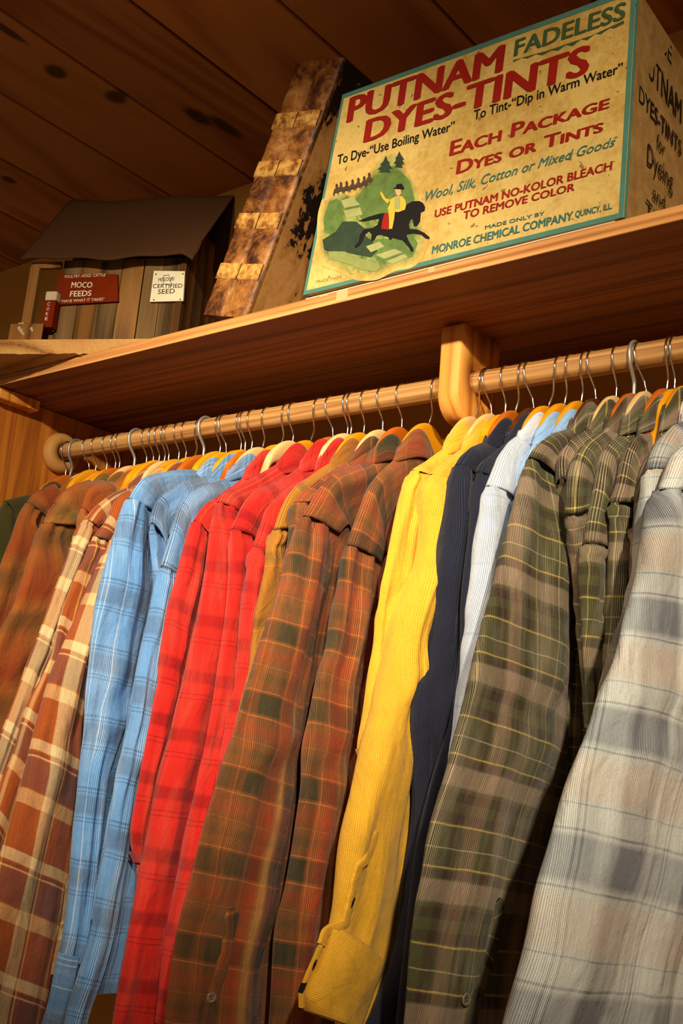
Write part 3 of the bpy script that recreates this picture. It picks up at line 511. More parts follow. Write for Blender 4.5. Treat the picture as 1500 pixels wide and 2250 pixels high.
# woods and paints
W_SHELF = wood('shaded_oiled_pine', (92, 42, 14), (130, 68, 26), (152, 88, 38), 'x', rings=9, stretch=.05, cross=3.5)  # pine tone darkened: the underside's shade is put into the colour
W_EDGE_LIT = wood('lit_pine_board_edge', (158, 96, 42), (214, 150, 84), (234, 180, 116), 'x', rings=9, stretch=.03, cross=6)  # same board made paler: spotlight on the edge painted into the wood
W_TURNED = wood('pale_turned_wood', (182, 128, 62), (206, 152, 84), (216, 164, 96), 'z', rings=3, stretch=.5)
W_CEIL = wood('brown_ceiling_plank', (150, 88, 40), (182, 116, 58), (196, 130, 68), 'y', rings=7, stretch=.14, islands=.28, fine=1.2,
              knots=[(-1.617, .999, 2.70, .020, .022), (-1.579, 1.114, 2.70, .022, .022), (-1.594, .870, 2.70, .010, .05), (-1.486, 1.245, 2.70, .018, .035), (-1.463, 1.300, 2.70, .016, .045), (-2.052, 1.196, 2.70, .014, .018)])
W_PANEL = wood('amber_fir_panel', (152, 84, 24), (190, 112, 34), (210, 134, 48), 'z', rings=9, stretch=.12, fine=1.0, cross=3)
W_ROD = wood('pale_pine_dowel', (140, 90, 42), (188, 138, 78), (212, 166, 104), 'x', rings=10, stretch=.08, cross=5)
W_BLOCK = wood('honey_fir_block', (186, 104, 30), (222, 146, 56), (240, 174, 84), 'z', rings=6, stretch=.2, cross=4)
W_EDGE = wood('rough_sawn_board', (128, 80, 34), (182, 130, 66), (214, 168, 98), 'x', rings=9, stretch=.10, bump=.002)
W_WALL = plain('olive_brown_wall', (196, 142, 62), .85, noise=.2, nscale=4)
W_FLOOR = wood('brown_floor_board', (70, 40, 20), (110, 66, 34), (140, 90, 50), 'x', rings=8)
CHROME = plain('polished_chrome', (210, 206, 200), .16, 1, .03)
ZINC = plain('dull_grey_wire', (168, 164, 158), .45, .7, .06)

# ------------------------------------------------------------------ the room
mb = MB()
gx = [-0.908-.2165*k for k in range(-14, 14)]
for i in range(len(gx)-1):
    a, b = gx[i+1], gx[i]
    mb.box((a+.0035, -2.2, 2.70), (b-.0035, 1.53, 2.72), bev=.003)
mb.box((gx[-1], -2.2, 2.718), (gx[0], 1.53, 2.74))
struct(mb.build('ceiling', W_CEIL))
mb = MB(); mb.box((-3.9, 1.487, 0), (2.2, 1.53, 2.70)); struct(mb.build('wall_back', W_WALL))
mb = MB(); mb.box((-4.2, .35, -.03), (2.4, 1.53, 0)); struct(mb.build('floor', W_FLOOR))
mb = MB(); mb.box((-1.858, 1.102, 0), (-1.83, 1.486, 2.134), bev=.0015); struct(mb.build('wall_left', W_PANEL))

# shelf: two boards side by side, carried as one shelf
sh = thing('shelf', 'long oiled pine shelf of two boards above the clothes rod', 'shelf', (-1.0, 1.33, 2.135))
mb = MB(); mb.box((-2.25, 1.103, 2.135), (1.0, 1.3085, 2.1535)); mb.build('front_board', W_SHELF, sh)
mb = MB(); mb.box((-2.25, 1.10, 2.1348), (1.0, 1.103, 2.1537), bev=.0008); mb.build('front_edge', W_EDGE_LIT, sh)  # thin strip added to carry the painted brightness of the lit edge
mb = MB(); mb.box((-2.25, 1.3105, 2.135), (1.0, 1.486, 2.1535), bev=.0012); mb.build('rear_board', W_SHELF, sh)
# scraps of old clear tape on the front edge
TAPE = NT('yellowed_clear_tape').out(fcol((216, 166, 112)), .25, spec=.4)
for x0, x1, z0, z1 in ((-.953, -.932, 2.1365, 2.1535), (-.792, -.782, 2.146, 2.1535), (-.742, -.715, 2.1352, 2.1400), (-.985, -.97, 2.1505, 2.1538)):
    mb = MB(); mb.box((x0, 1.0994, z0), (x1, 1.1001, z1)); mb.build('tape_scrap', TAPE, sh)
mb = MB(); mb.box((-1.829, 1.104, 2.112), (-1.797, 1.20, 2.1345), bev=.003)
cl = mb.build('shelf_cleat', W_BLOCK, None, (-1.815, 1.15, 2.112)); tag(cl, 'short wooden cleat under the left end of the shelf', 'cleat')

# turned-up corner board that carries the model barn
TH = math.radians(25); bd = np.array([math.cos(TH), math.sin(TH), 0]); bn = np.array([-math.sin(TH), math.cos(TH), 0]); bz = np.array([0, 0, 1.0])
P0 = np.array([-1.549, 1.090, 0])
rng = np.random.default_rng(3)
nu = 90; U = np.linspace(-.62, .20, nu); V = []; F = []
wob = np.convolve(rng.normal(0, 1, nu+8), np.ones(5)/5, 'same')[4:-4]*.0016
wob2 = rng.normal(0, .0009, nu)
for i, u in enumerate(U):
    for (vv, zz) in ((0+wob[i], 2.1545+wob2[i]), (.001+wob[i]*.6, 2.168), (.0015+wob[i]*.5, 2.183), (.22, 2.183), (.22, 2.1545)):
        V.append(P0+u*bd+vv*bn+zz*bz)
F = grid_faces(nu, 5, True)+[(0, 1, 2, 3, 4), tuple((nu-1)*5+k for k in (4, 3, 2, 1, 0))]
cb = obj('corner_board', V, F, W_EDGE, None, (-1.549, 1.09, 2.1545), smooth=False)
tag(cb, 'rough-sawn pale board laid at an angle on the left end of the shelf', 'board')

# ------------------------------------------------------------------ rod, its block and its flange
RY, RZ, RR = 1.285, 2.053, .0175
def ring_tube(x0, x1, nx, name, mat, parent=None, loc=None):
    P = [(x, RY, RZ) for x in np.linspace(x0, x1, nx)]
    V, F = tube(P, RR, 40); return obj(name, V, F, mat, parent, loc)
rod = ring_tube(-1.826, .9, 60, 'closet_rod', W_ROD, None, (-.46, RY, RZ))
tag(rod, 'long pale wooden clothes rod hung with every hanger', 'rod')
# flange (round cup on the end panel)
prof = [(-1.829, .0), (-1.829, .041), (-1.824, .043), (-1.815, .0415), (-1.808, .037), (-1.806, .031), (-1.806, .0195), (-1.825, .0195)]
V = []; n = 48
for x, r in prof:
    for k in range(n): a = 2*PI*k/n; V.append((x, RY-.002+r*math.cos(a), RZ-.003+r*math.sin(a)))
fl = obj('rod_flange', V, grid_faces(len(prof), n, True), W_TURNED, None, (-1.829, RY, RZ)); tag(fl, 'round turned wooden cup holding the left end of the rod', 'rod flange')
# block: rounded lower corners, a through hole for the rod
def block_outline(n=64):
    y0, y1, z0, z1, rf, rb = 1.235, 1.345, 1.988, 2.1345, .042, .042
    pts = []
    cy, cz = RY, RZ
    for k in range(n):
        a = 2*PI*k/n+PI/2; dy, dz = math.cos(a), math.sin(a)
        t = 9
        for (c, lim) in ((dy, y1-cy if dy > 0 else y0-cy), (dz, z1-cz if dz > 0 else z0-cz)):
            if abs(c) > 1e-9: t = min(t, lim/c)
        y, z = cy+dy*t, cz+dz*t
        for (qy, s, r) in ((y0, 1, rf), (y1, -1, rb)):
            by, bz_ = qy+s*r, z0+r
            if (y-by)*s < 0 and z < bz_:
                # ray / circle
                oy, oz = cy-by, cz-bz_; B = oy*dy+oz*dz; Cc = oy*oy+oz*oz-r*r; D = B*B-Cc
                if D > 0: t2 = -B+math.sqrt(D); y, z = cy+dy*t2, cz+dz*t2
        pts.append((y, z))
    return pts
out = block_outline(); n = len(out); V = []
xs = [(-.855, .0, .0), (-.858, .0, .0)]
prof = [(-.8575, .0, 1), (-.8575, .003, 0), (-.8545, .0, 0), (-.8235, .0, 0), (-.8205, .003, 0), (-.8205, .0, 1)]
for x, ins, hole in prof:
    for (y, z) in out:
        if hole:
            a = math.atan2(z-RZ, y-RY); V.append((x, RY+.0215*math.cos(a), RZ+.003+.0215*math.sin(a)))
        else:
            dy, dz = y-RY, z-RZ; L = math.hypot(dy, dz); V.append((x, y-dy/L*ins, z-dz/L*(ins if z < 2.13 else 0)))
F = grid_faces(len(prof), n, True)+[((len(prof)-1)*n+k, (len(prof)-1)*n+(k+1) % n, (k+1) % n, k) for k in range(n)]
bk = obj('rod_bracket', V, F, W_BLOCK, None, (-.84, RY, 2.1345), smooth=False)
bk.data.polygons.foreach_set('use_smooth', [True]*len(bk.data.polygons))
try:
    bpy.context.view_layer.objects.active = bk; bk.select_set(True); bpy.ops.object.shade_auto_smooth(angle=math.radians(35)); bk.select_set(False)
except Exception as ex: print('autosmooth', ex)
tag(bk, 'round-bottomed wooden bracket under the shelf with the rod through it', 'bracket')

# ------------------------------------------------------------------ shirts
RMID = 1.285
SHIRTS = DATA['SHIRTS']
LBL = {
'A1': 'dark moss-green corduroy shirt, nearest the end panel on the left',
'A2': 'rust and green ombre shirt, first to the right of the dark green one',
'A3': 'rust ombre shirt squeezed just behind the broad orange-rust shirt',
'A4': 'broad rust-orange ombre shirt with a folded rust shoulder, left of the tan plaids',
'A5': 'green-brown ombre shirt touching the first tan plaid shirt',
'B1': 'tan, rust and purple block-plaid shirt, leftmost of the three tan plaids',
'B2': 'tan block-plaid shirt in the middle of the three tan plaids',
'B3': 'tan and rust block-plaid shirt with a wide sleeve, right against the blue shirts',
'C1': 'blue glen-plaid shirt with a whole wide sleeve and cuff, leftmost of the blues',
'C2': 'blue corduroy shirt showing only its shoulder, middle of the three blues',
'C3': 'blue plaid shirt with a turned-up collar, last blue before the reds',
'D1': 'red plaid shirt next to the blues, its sleeve tucked behind at the elbow',
'D2': 'bright red plaid shirt with the longest, widest red sleeve',
'D3': 'red plaid shirt, third red from the blues, with a tall folded collar',
'D4': 'red plaid shirt with a short visible sleeve beside the mustard one',
'E1': 'mustard-brown plaid shirt, directly right of the reds',
'E2': 'orange-brown plaid shirt showing only a narrow shoulder behind the creased one',
'E3': 'rust and moss plaid shirt with a wide creased sleeve and a cuff button',
'E4': 'darker rust and moss plaid shirt, the second with a long creased sleeve',
'F1': 'yellow corduroy shirt with its sleeve turned back behind the other yellow one',
'F2': 'golden yellow corduroy shirt with a long sleeve and open buttoned cuff in front',
'G1': 'navy corduroy shirt right behind the yellow sleeve',
'G2': 'navy corduroy shirt beside the pale grey-blue one',
'H1': 'pale grey-blue corduroy shirt with a visible shoulder seam',
'H2': 'light blue corduroy shirt squeezed between the pale one and the big olive plaid',
'H3': 'light blue shirt of which little more than the collar shows',
'I1': 'big olive and brown plaid shirt with the wide creased sleeve and cuff button',
'I2': 'olive plaid shirt just right of the big creased one, mostly yoke and collar',
'I3': 'olive plaid shirt with a short green sleeve top below a curved seam',
'I4': 'olive plaid shirt whose seam sits lowest, in the middle of the olive row',
'I5': 'olive plaid shirt with a narrow straight sleeve, tall brown striped collar',
'I6': 'olive plaid shirt pressed against the white and grey ones',
'J1': 'off-white and grey plaid shirt behind the nearest one',
'J2': 'grey and cream buffalo-plaid shirt nearest the right edge, widest sleeve of all',
}
GRP = dict(A='shirts in rust and moss ombre', B='tan block-plaid shirts', C='blue corduroy shirts', D='red plaid shirts', E='rust and mustard plaid shirts',
           F='yellow corduroy shirts', G='navy corduroy shirts', H='pale blue corduroy shirts', I='olive plaid shirts', J='grey and cream plaid shirts')

def smooth1(x): x = np.clip(x, 0, 1); return x*x*(3-2*x)
def interp_rail(P, z):          # P rows (y,z) with z falling; y at height z
    o = np.argsort(P[:, 1]); return np.interp(z, P[o, 1], P[o, 0])

def build_shirt(d, idx):
    rng = np.random.default_rng(100+idx)
    X, b = d['x'], d['b']; fab = FAB[d['f']]
    rg = np.array(d['rg']); S = np.array(d['s']); E = np.array(d['e']); L = np.array(d['L'])
    uvo = rng.uniform(0, 1, 2)*np.array([.3, .3])
    if 'R' in d: R = np.array(d['R'])
    else:
        wv = np.interp(np.linspace(0, 1, len(L)), [0, .15, .6, 1], [np.linalg.norm(E-S)*.8, d['w'], d['w']*.9, d['w']*.72])
        R = L+np.stack([wv, np.zeros(len(L))], 1)
    base = (X, RMID, RZ-.05)
    root = thing('shirt', LBL[d['n']], 'shirt', base, GRP[d['n'][0]])
    # ---- ridge front: neck .. seam top
    N0 = np.array([1.232, 1.946])
    ridge = np.vstack([[[1.262, 1.950]], [N0], rg[rg[:, 0] < 1.225], [S]]) if (rg[:, 0] < 1.225).any() else np.vstack([[N0], [S]])
    ns = 34; rf = resample(ridge, ns, 2)
    Ty = min(.0150, b+.001); d['_rf'] = rf
    # ---- yoke (front half follows the traced ridge, rear half mirrored)
    dN = np.array([.012, -.15]); dS = (E-S)
    nr = 13; rr = np.linspace(0, 1, nr)
    def sheet(ridge_pts, dN, dS, back=False):
        V = []; UV = []; al = 0
        n = len(ridge_pts)
        side = np.r_[-rr[::-1], rr[1:]]
        arc = np.r_[0, np.cumsum(np.linalg.norm(np.diff(ridge_pts, axis=0), axis=1))]
        for i in range(n):
            s = i/(n-1); k = smooth1((s-.25)/.75)
            dd = dN*(1-k)+dS*k
            Lh = np.linalg.norm(dd)
            for q in side:
                r = abs(q); sg = 1 if q >= 0 else -1
                T = Ty*(1+.03*s)*(1-.22*smooth1((r-.6)/.4)*(1-s*.8))
                h = math.sqrt(max(0, 1-(1-min(r*Lh/.034, 1))**2))
                x = sg*T*h
                # soft hollows running down from the neck, and a lip at the seam
                x += sg*h*(.0022*math.sin(9*s+3*r+idx)*r + .0016*math.sin(17*r*Lh/.15+idx*1.7+4*s))
                p = ridge_pts[i]+dd*r
                V.append((X+x, p[0], p[1])); UV.append((sg*r*Lh+uvo[0], arc[i]+uvo[1]))
        # turn-under at the seam edge
        m = len(side)
        last = V[-m:]
        cen = np.mean(np.array(last), axis=0)
        for j, p in enumerate(last):
            q = np.array(p); q[0] = X+(q[0]-X)*.90; V.append(tuple(q-np.array([0, *(0.004*(ridge_pts[-1]-ridge_pts[-2])/np.linalg.norm(ridge_pts[-1]-ridge_pts[-2]))]))); UV.append(UV[-m])
        return V, UV, n+1, m
    V1, U1, n1, m1 = sheet(rf, dN, dS)
    mirror = resample(np.vstack([[[1.308, 1.950]], [[1.338, 1.946]], [[1.39, 1.905]], [[1.43, 1.865]], [[1.452, 1.83]]]), 20, 2)
    V2, U2, n2, m2 = sheet(mirror, np.array([-.012, -.15]), np.array([-.06, -.10]), True)
    F = grid_faces(n1, m1)+[tuple(k+len(V1) for k in f) for f in grid_faces(n2, m2)]
    obj('yoke', V1+V2, F, fab, root, uv=U1+U2)
    # ---- torso
    zhem = 1.13+rng.uniform(-.02, .02)
    nt, nc = 46, 44
    Lf = np.vstack([S, L]); Rf = np.vstack([E, R])
    zz = np.linspace(S[1]-.005, zhem, nt)
    yL = interp_rail(Lf, zz); yR = interp_rail(Rf, zz)
    yF = yL+np.maximum(.35*(yR-yL), .012); yF = np.convolve(np.r_[[yF[0]]*3, yF, [yF[-1]]*3], np.ones(7)/7, 'valid')
    yF = np.minimum(yF, 1.20)
    yB = np.interp(zz, [1.1, 1.5, 1.85], [1.468, 1.460, 1.450])
    ridge_all = np.vstack([rf[::-1], mirror]); V = []; UV = []
    for i in range(nt):
        t = i/(nt-1)
        for j in range(nc):
            a = 2*PI*j/nc; c = -math.cos(a); sg = math.sin(a)
            y = yF[i]+(yB[i]-yF[i])*(c+1)/2
            zr = np.interp(y, ridge_all[:, 0], ridge_all[:, 1])-.006
            z = zr+(zz[i]-zr)*1.0 if t > .25 else zr+(zhem-zr)*t*.9
            z = (1-smooth1(t/.3))*(zr+(zhem-zr)*t)+smooth1(t/.3)*(S[1]+(zhem-S[1])*t)
            sh_ = math.copysign(abs(sg)**.35, sg) if abs(sg) > 1e-9 else 0
            x = .0132*sh_*math.sqrt(min(t/.03, 1))
            fold = .0035*math.sin(2*PI*(y*11+.35*math.sin(4*z+idx))+idx)*smooth1(t*3)
            V.append((X-.003+x+fold, y, z)); UV.append(((y-yF[i] if sg > -1e-6 else yF[i]-y)+uvo[0]+.05, z+uvo[1]))
    F = grid_faces(nt, nc, True)
    obj('torso', V, F, fab, root, uv=UV)
    # ---- sleeve
    nl = 78; na = 40
    Lr = resample(np.vstack([S+(E-S)*.03, L]), nl, 3); Rr = resample(np.vstack([E, R]), nl, 3)
    ph = rng.uniform(0, 6.28, 6)
    cr = d['cr']
    def tubeloft(Lr, Rr, bA, amp, v0, flare=None, wavy=True):
        n = len(Lr); V = []; UV = []; FD = []; arc = v0
        for i in range(n):
            s = i/(n-1)
            if i: arc += np.linalg.norm((Lr[i]+Rr[i]-Lr[i-1]-Rr[i-1])/2)
            C = (Lr[i]+Rr[i])/2; H = (Rr[i]-Lr[i])/2; A = np.linalg.norm(H); hd = H/max(A, 1e-6)
            bb = bA[i]
            A2 = A+(math.sqrt(max(A*A-(bb*.9)**2, (A*.78)**2))-A)*(smooth1(s/.18) if wavy else 1)
            row = []
            for j in range(na):
                a = 2*PI*j/na; c, sn = -math.cos(a), math.sin(a)
                if cr and sn > 0:
                    pk = .12; cc = (c-pk)/(1-pk) if c > pk else (c-pk)/(1+pk)
                    x = bb*(1.12*(1-abs(cc)**1.25)*.62+.38*math.sqrt(max(0, 1-c*c)))
                else:
                    x = bb*math.copysign(abs(sn)**(.85-.4*(1-smooth1(s/.12))*wavy), sn)
                U = c
                f = amp*((.55*math.sin(2.2*U+1.1*math.sin(3.0*s+ph[0])*2+ph[1])+.5*math.sin(6.3*U+5*s+ph[2])+.28*math.sin(11*U-7*s+ph[3]))*abs(sn)**.7)
                if wavy:
                    el = math.exp(-((s-.46)/.09)**2)
                    f += amp*.55*el*math.sin(40*s+3*U+ph[4])*abs(sn)+amp*.14*math.sin(31*s+4.0*U*math.sin(ph[5])+ph[5])*abs(sn)
                ew = 1+(.05*math.sin(14*s+ph[3])+.03*math.sin(37*s+ph[1]))*(1 if wavy else 0)*(A2 < .2)
                p = C+hd*A2*c*(1+(ew-1)*.30)
                sg = 1 if sn >= 0 else -1
                V.append((X+x+f*sg, p[0], p[1]))
                row.append((x, c*A)); FD.append(math.exp(-((c-.12)*A2/.0065)**2) if (sn > 0 and cr) else 0.0)
            # width coordinate = distance round the section from the middle of the room side
            q0 = na//4; us = [0.0]*na
            for k in range(1, na//2+1):
                for dr in (1, -1):
                    if k == na//2 and dr == -1: continue
                    i1, i0 = (q0+dr*k) % na, (q0+dr*(k-1)) % na
                    us[i1] = us[i0]+dr*math.hypot(row[i1][0]-row[i0][0], row[i1][1]-row[i0][1])
            UV += [(u_+uvo[0], arc+uvo[1]) for u_ in us]
        return V, UV, FD, arc
    t = np.linspace(0, 1, nl)
    bA = b*(np.interp(t, [0, .04, .14, .5, .8, 1], [.55, .72, 1.0, .98, .86, .72]))
    bA[:2] = np.minimum(bA[:2], Ty*.97); bA[2:6] = np.maximum(bA[2:6], Ty*.99)
    V, UV, FD, arc = tubeloft(Lr, Rr, bA, b*.26, 0)
    # hem turned inside
    endc = np.mean(np.array(V[-na:]), axis=0)
    up = np.array([0, *(Lr[-4]-Lr[-1])]); up /= np.linalg.norm(up)
    for sc, dn in ((.97, -.0015), (.90, .001), (.86, .02)):
        for k in range(na):
            p = np.array(V[(nl-1)*na+k]); V.append(tuple(endc+(p-endc)*sc+up*dn)); UV.append(UV[(nl-1)*na+k]); FD.append(FD[(nl-1)*na+k])
    F = grid_faces(nl+3, na, True)
    sl = obj('sleeve', V, F, fab, root, uv=UV)
    FD = [f*min(1, 3*k/len(FD)) for k, f in enumerate(FD)]
    at = sl.data.attributes.new('fold', 'FLOAT', 'POINT'); at.data.foreach_set('value', FD)
    d['_bvh'] = BVHTree.FromPolygons([Vector(p) for p in V], F)
    # ---- cuff
    if 'cL' in d:
        cL = np.array(d['cL']); cR = np.array(d['cR'])
        a_ = resample(np.vstack([Lr[-2], cL]), 16, 1); b_ = resample(np.vstack([Rr[-2], cR]), 16, 1)
        n_ = 16; bb = np.full(n_, bA[-1]*1.10)
        V, UV, FD, _ = tubeloft(a_, b_, bb, b*.07, 0, wavy=False)
        UV = [(v, u) for u, v in UV]
        endc = np.mean(np.array(V[-na:]), axis=0); st = np.mean(np.array(V[:na]), axis=0)
        pre = [tuple(st+(np.array(p)-st)*.9) for p in V[:na]]
        V = pre+V; UV = UV[:na]+UV
        up = np.array([0, *(a_[-4]-a_[-1])]); up /= np.linalg.norm(up)
        m = len(V)-na
        for sc, dn in ((.975, -.002), (.90, 0.0), (.86, .03)):
            for k in range(na): p = np.array(V[m+k]); V.append(tuple(endc+(p-endc)*sc+up*dn)); UV.append(UV[m+k])
        F = grid_faces(n_+4, na, True)
        obj('cuff', V, F, fab, root, uv=UV)
        d['_cbvh'] = BVHTree.FromPolygons([Vector(p) for p in V], F)
    # ---- collar: a stand and a folded leaf around the hanger's neck
    prof = [(-.004, -.012), (-.003, .010), (-.002, .026), (.000, .036), (.003, .0405), (.0065, .039), (.0085, .033), (.0105, .020), (.0125, .006), (.0140, -.006), (.0130, -.0085), (.0105, -.006), (.008, .010)]
    nk = 48; V = []; UV = []; Yc = 1.272; zb = 1.944
    hgt = 1+rng.uniform(-.04, .10)+(.14 if d['n'][0] in 'IJD' else 0); tw = rng.uniform(-.12, .12)
    arcp = 0; pr = None
    for pi_, (off, h) in enumerate(prof):
        if pr: arcp += math.hypot(off-pr[0], h-pr[1])
        pr = (off, h)
        for k in range(nk):
            a = 2*PI*k/nk; ay = .050+off*1.3; ax = min(.0085+b*.15, .012)+off*.62
            y = Yc+ay*math.cos(a); x = ax*math.sin(a)
            front = max(0, -math.cos(a))
            z = zb+h*hgt*(1-.55*math.cos(a)**4)-.020*math.cos(a)**2-(.046*math.exp(-((y-1.300)/.036)**2)*min(1, (h+.012)/.03) if math.sin(a) > -.2 else .012)+.004*math.sin(a+tw)+(.0018*math.sin(3*a+idx))*(1 if h > .0 else .3)
            if off > .009: z -= .004*front*front
            V.append((X+x+tw*.012*math.cos(a), y, z)); UV.append((arcp+uvo[0], a*.032+uvo[1]))
    obj('collar', V, grid_faces(len(prof), nk, True), fab, root, uv=UV)
    return root

roots = {}
for i, d in enumerate(SHIRTS): roots[d['n']] = build_shirt(d, i)
SD = {d['n']: d for d in SHIRTS}

# ---- details lying on sleeves: found by dropping a ray from the room side
def on_sleeve(n, y, z, key='_bvh'):
    d = SD[n]; bv = d.get(key)
    h = bv.ray_cast(Vector((d['x']+.3, y, z)), Vector((-1, 0, 0)))
    return None if h[0] is None else (np.array(h[0]), np.array(h[1]))
def cast(n, y, z):
    best = None
    for k in ('_bvh', '_cbvh'):
        if k in SD[n]:
            h = on_sleeve(n, y, z, k)
            if h is not None and (best is None or h[0][0] > best[0][0]): best = h
    return best
def strip(n, pts, wid, thick, name, mat, parent, ns=40, amp=0.0, taper=3.0, lens=False):
    P = resample(np.array(pts), ns, 2); V = []; UV = []; al = 0
    for i, p in enumerate(P):
        t = P[min(i+1, ns-1)]-P[max(i-1, 0)]; t /= np.linalg.norm(t); nn = np.array([-t[1], t[0]])
        wd = wid*(1 if not hasattr(wid, '__call__') else 1)
        h = cast(n, p[0], p[1]); x0 = h[0][0] if h is not None else SD[n]['x']
        wd = wid*math.sqrt(min(1, .12+i/taper))*(math.sqrt(min(1, .12+(ns-1-i)/taper)) if lens else 1)
        if i: al += np.linalg.norm(P[i]-P[i-1])
        for (c, hgt) in ((-1, -.003), (-1, .6), (-.7, 1), (0, 1.05), (.7, 1), (1, .6), (1, -.003)):
            q = p+nn*c*wd/2+nn*amp*math.sin(i*.9)
            V.append((x0+(hgt*thick if hgt > 0 else -.003), q[0], q[1])); UV.append((c*wd/2, al))
    F = grid_faces(ns, 7)+[tuple(range(7)), tuple((ns-1)*7+k for k in range(6, -1, -1))]
    return obj(name, V, F, mat, parent, uv=UV)
def uvless(p): return p
def px_on(n, px, py):          # a traced photo point taken to the plane of that shirt (plus its sleeve bulge)
    dd = (px-750)/FPX*r_+(py-1125)/FPX*d_+f_
    X = SD[n]['x']
    for _ in range(4):
        t = (X-CAM[0])/dd[0]; P = CAM+dd*t
        h = cast(n, P[1], P[2])
        if h is None: break
        X = h[0][0]
    t = (X-CAM[0])/dd[0]; P = CAM+dd*t
    return (P[1], P[2])
DARKBTN = plain('dark_horn_button', (52, 44, 40), .3, 0, .2, 200, .6)
GREYBTN = plain('grey_shell_button', (128, 112, 96), .28, 0, .25, 300, .7)
STITCH = plain('buttonhole_thread', (24, 22, 22), .8)
def button(n, px, py, r, mat):
    y, z = px_on(n, px, py); h = cast(n, y, z)
    if h is None: return
    p = h[0]+np.array([.0013, 0, 0]); V = []; prof = [(.0001, .0), (r, .0), (r*1.02, .0012), (r*.95, .0022), (r*.78, .0022), (r*.68, .0016), (0.0001, .0014)]
    nrm = h[1]/np.linalg.norm(h[1])
    if nrm[0] < 0: nrm = -nrm
    a = np.cross(nrm, [0, 0, 1.0]); a /= np.linalg.norm(a); c = np.cross(nrm, a); m = 24
    for (rr_, hh) in prof:
        for k in range(m): an = 2*PI*k/m; V.append(p+nrm*(hh+.0008)+rr_*(math.cos(an)*a+math.sin(an)*c))
    bt = obj('button', V, grid_faces(len(prof), m, True)+[tuple((len(prof)-1)*m+k for k in range(m))], mat, roots[n])
    for dy, dz in ((.22, .22), (-.22, .22), (.22, -.22), (-.22, -.22)):
        q = p+nrm*.0026+(a*dy+c*dz)*r
        V, F = tube([q, q+nrm*.0004], r*.10, 8); obj('thread_hole', V, F, STITCH, bt)
def path(n, pts): return [px_on(n, *p) for p in pts]
# the yellow sleeve: placket, two lines of the cuff and three dark holes
yel = FAB['yellow']
strip('F2', path('F2', [(826, 1826), (817, 1858), (806, 1885), (790, 1905), (781, 1935), (773, 1970), (766, 2000), (752, 2030), (735, 2055), (722, 2080)]), .011, .0022, 'sleeve_placket', yel, roots['F2'], 60, .0006)
strip('F2', path('F2', [(722, 2080), (716, 2110), (705, 2150), (690, 2190), (684, 2218)]), .006, .0018, 'cuff_edge', yel, roots['F2'], 40)
for px, py, a in ((764, 1982, .3), (710, 2125, .5), (691, 2177, .55)):
    y, z = px_on('F2', px, py)
    P = [(y+math.sin(a)*k*.001*1.0, z+math.cos(a)*k*.001) for k in range(-6, 7, 2)]
    strip('F2', P, .0036, .0027, 'buttonhole', STITCH, roots['F2'], 12, 0, 6.0, True)
strip('E3', path('E3', [(508, 1996), (510, 2040), (502, 2090), (488, 2140), (472, 2190), (455, 2250)]), .024, .0010, 'sleeve_placket', FAB['rust'], roots['E3'], 40, .0006)
strip('I1', path('I1', [(1093, 1976), (1096, 2015), (1078, 2090), (1058, 2150), (1038, 2220), (1028, 2262)]), .024, .0010, 'sleeve_placket', FAB['olive'], roots['I1'], 40, .0006)

button('E3', 461, 2190, .0062, GREYBTN)
button('I1', 1019, 2194, .0064, GREYBTN)

# ------------------------------------------------------------------ hangers
HOOKS = DATA['HOOKS']
xs = [d['x'] for d in SHIRTS]
order = sorted(range(len(xs)), key=lambda i: xs[i]); hk = sorted(HOOKS)
n, m = len(order), len(hk)
INF = 1e9; Dp = [[INF]*(m+1) for _ in range(n+1)]
for j in range(m+1): Dp[0][j] = 0
for i in range(1, n+1):
    for j in range(i, m+1):
        Dp[i][j] = min(Dp[i][j-1], Dp[i-1][j-1]+(xs[order[i-1]]-hk[j-1])**2)
match = {}; i, j = n, m
while i > 0:
    if Dp[i][j] == Dp[i][j-1]: j -= 1
    else: match[j-1] = order[i-1]; i -= 1; j -= 1
WOODS = {
 'honey': wood('honey_varnished_beech', (204, 124, 10), (230, 152, 18), (240, 170, 36), 'y', rings=6, stretch=.2, rough=.3),
 'pale': wood('pale_bare_beech', (206, 158, 92), (228, 186, 122), (240, 204, 146), 'y', rings=6, stretch=.2, rough=.5),
 'amber': wood('amber_stained_wood', (160, 70, 10), (196, 98, 22), (214, 120, 36), 'y', rings=6, stretch=.2, rough=.32),
 'walnut': wood('dark_walnut_wood', (60, 26, 10), (88, 42, 18), (110, 56, 26), 'y', rings=6, stretch=.2, rough=.35)}
TONES = {19: 'honey', 24: 'pale', 33: 'pale', 34: 'pale', 35: 'honey', 36: 'amber', 37: 'walnut', 38: 'honey', 39: 'honey', 40: 'honey', 41: 'walnut', 42: 'pale', 43: 'amber', 44: 'pale', 45: 'amber', 46: 'honey', 47: 'honey', 23: 'honey', 28: 'pale', 30: 'pale', 26: 'amber', 32: 'honey', 21: 'amber', 17: 'honey'}
THICK = {1, 7, 16, 43}
def hanger_body():
    ys = np.linspace(-.205, .205, 65); V = []
    for y in ys:
        a = abs(y)
        zt = 1.999-.075*(1-math.cos(PI*min(a/.11, 1)))/2-.55*max(a-.06, 0)
        hgt = .046-.022*min(a/.14, 1); hx = .0062+.0012*min(a/.2, 1)
        e = 1 if a < .195 else .6
        for k in range(14):
            an = 2*PI*k/14; cx = math.copysign(abs(math.cos(an))**.55, math.cos(an)); cz = math.copysign(abs(math.sin(an))**.7, math.sin(an))
            V.append((hx*e*cx, RMID+y, zt-hgt/2+hgt/2*e*cz))
    F = grid_faces(65, 14, True)+[tuple(range(14)), tuple(64*14+k for k in range(13, -1, -1))]
    return np.array(V), F
HB = hanger_body()
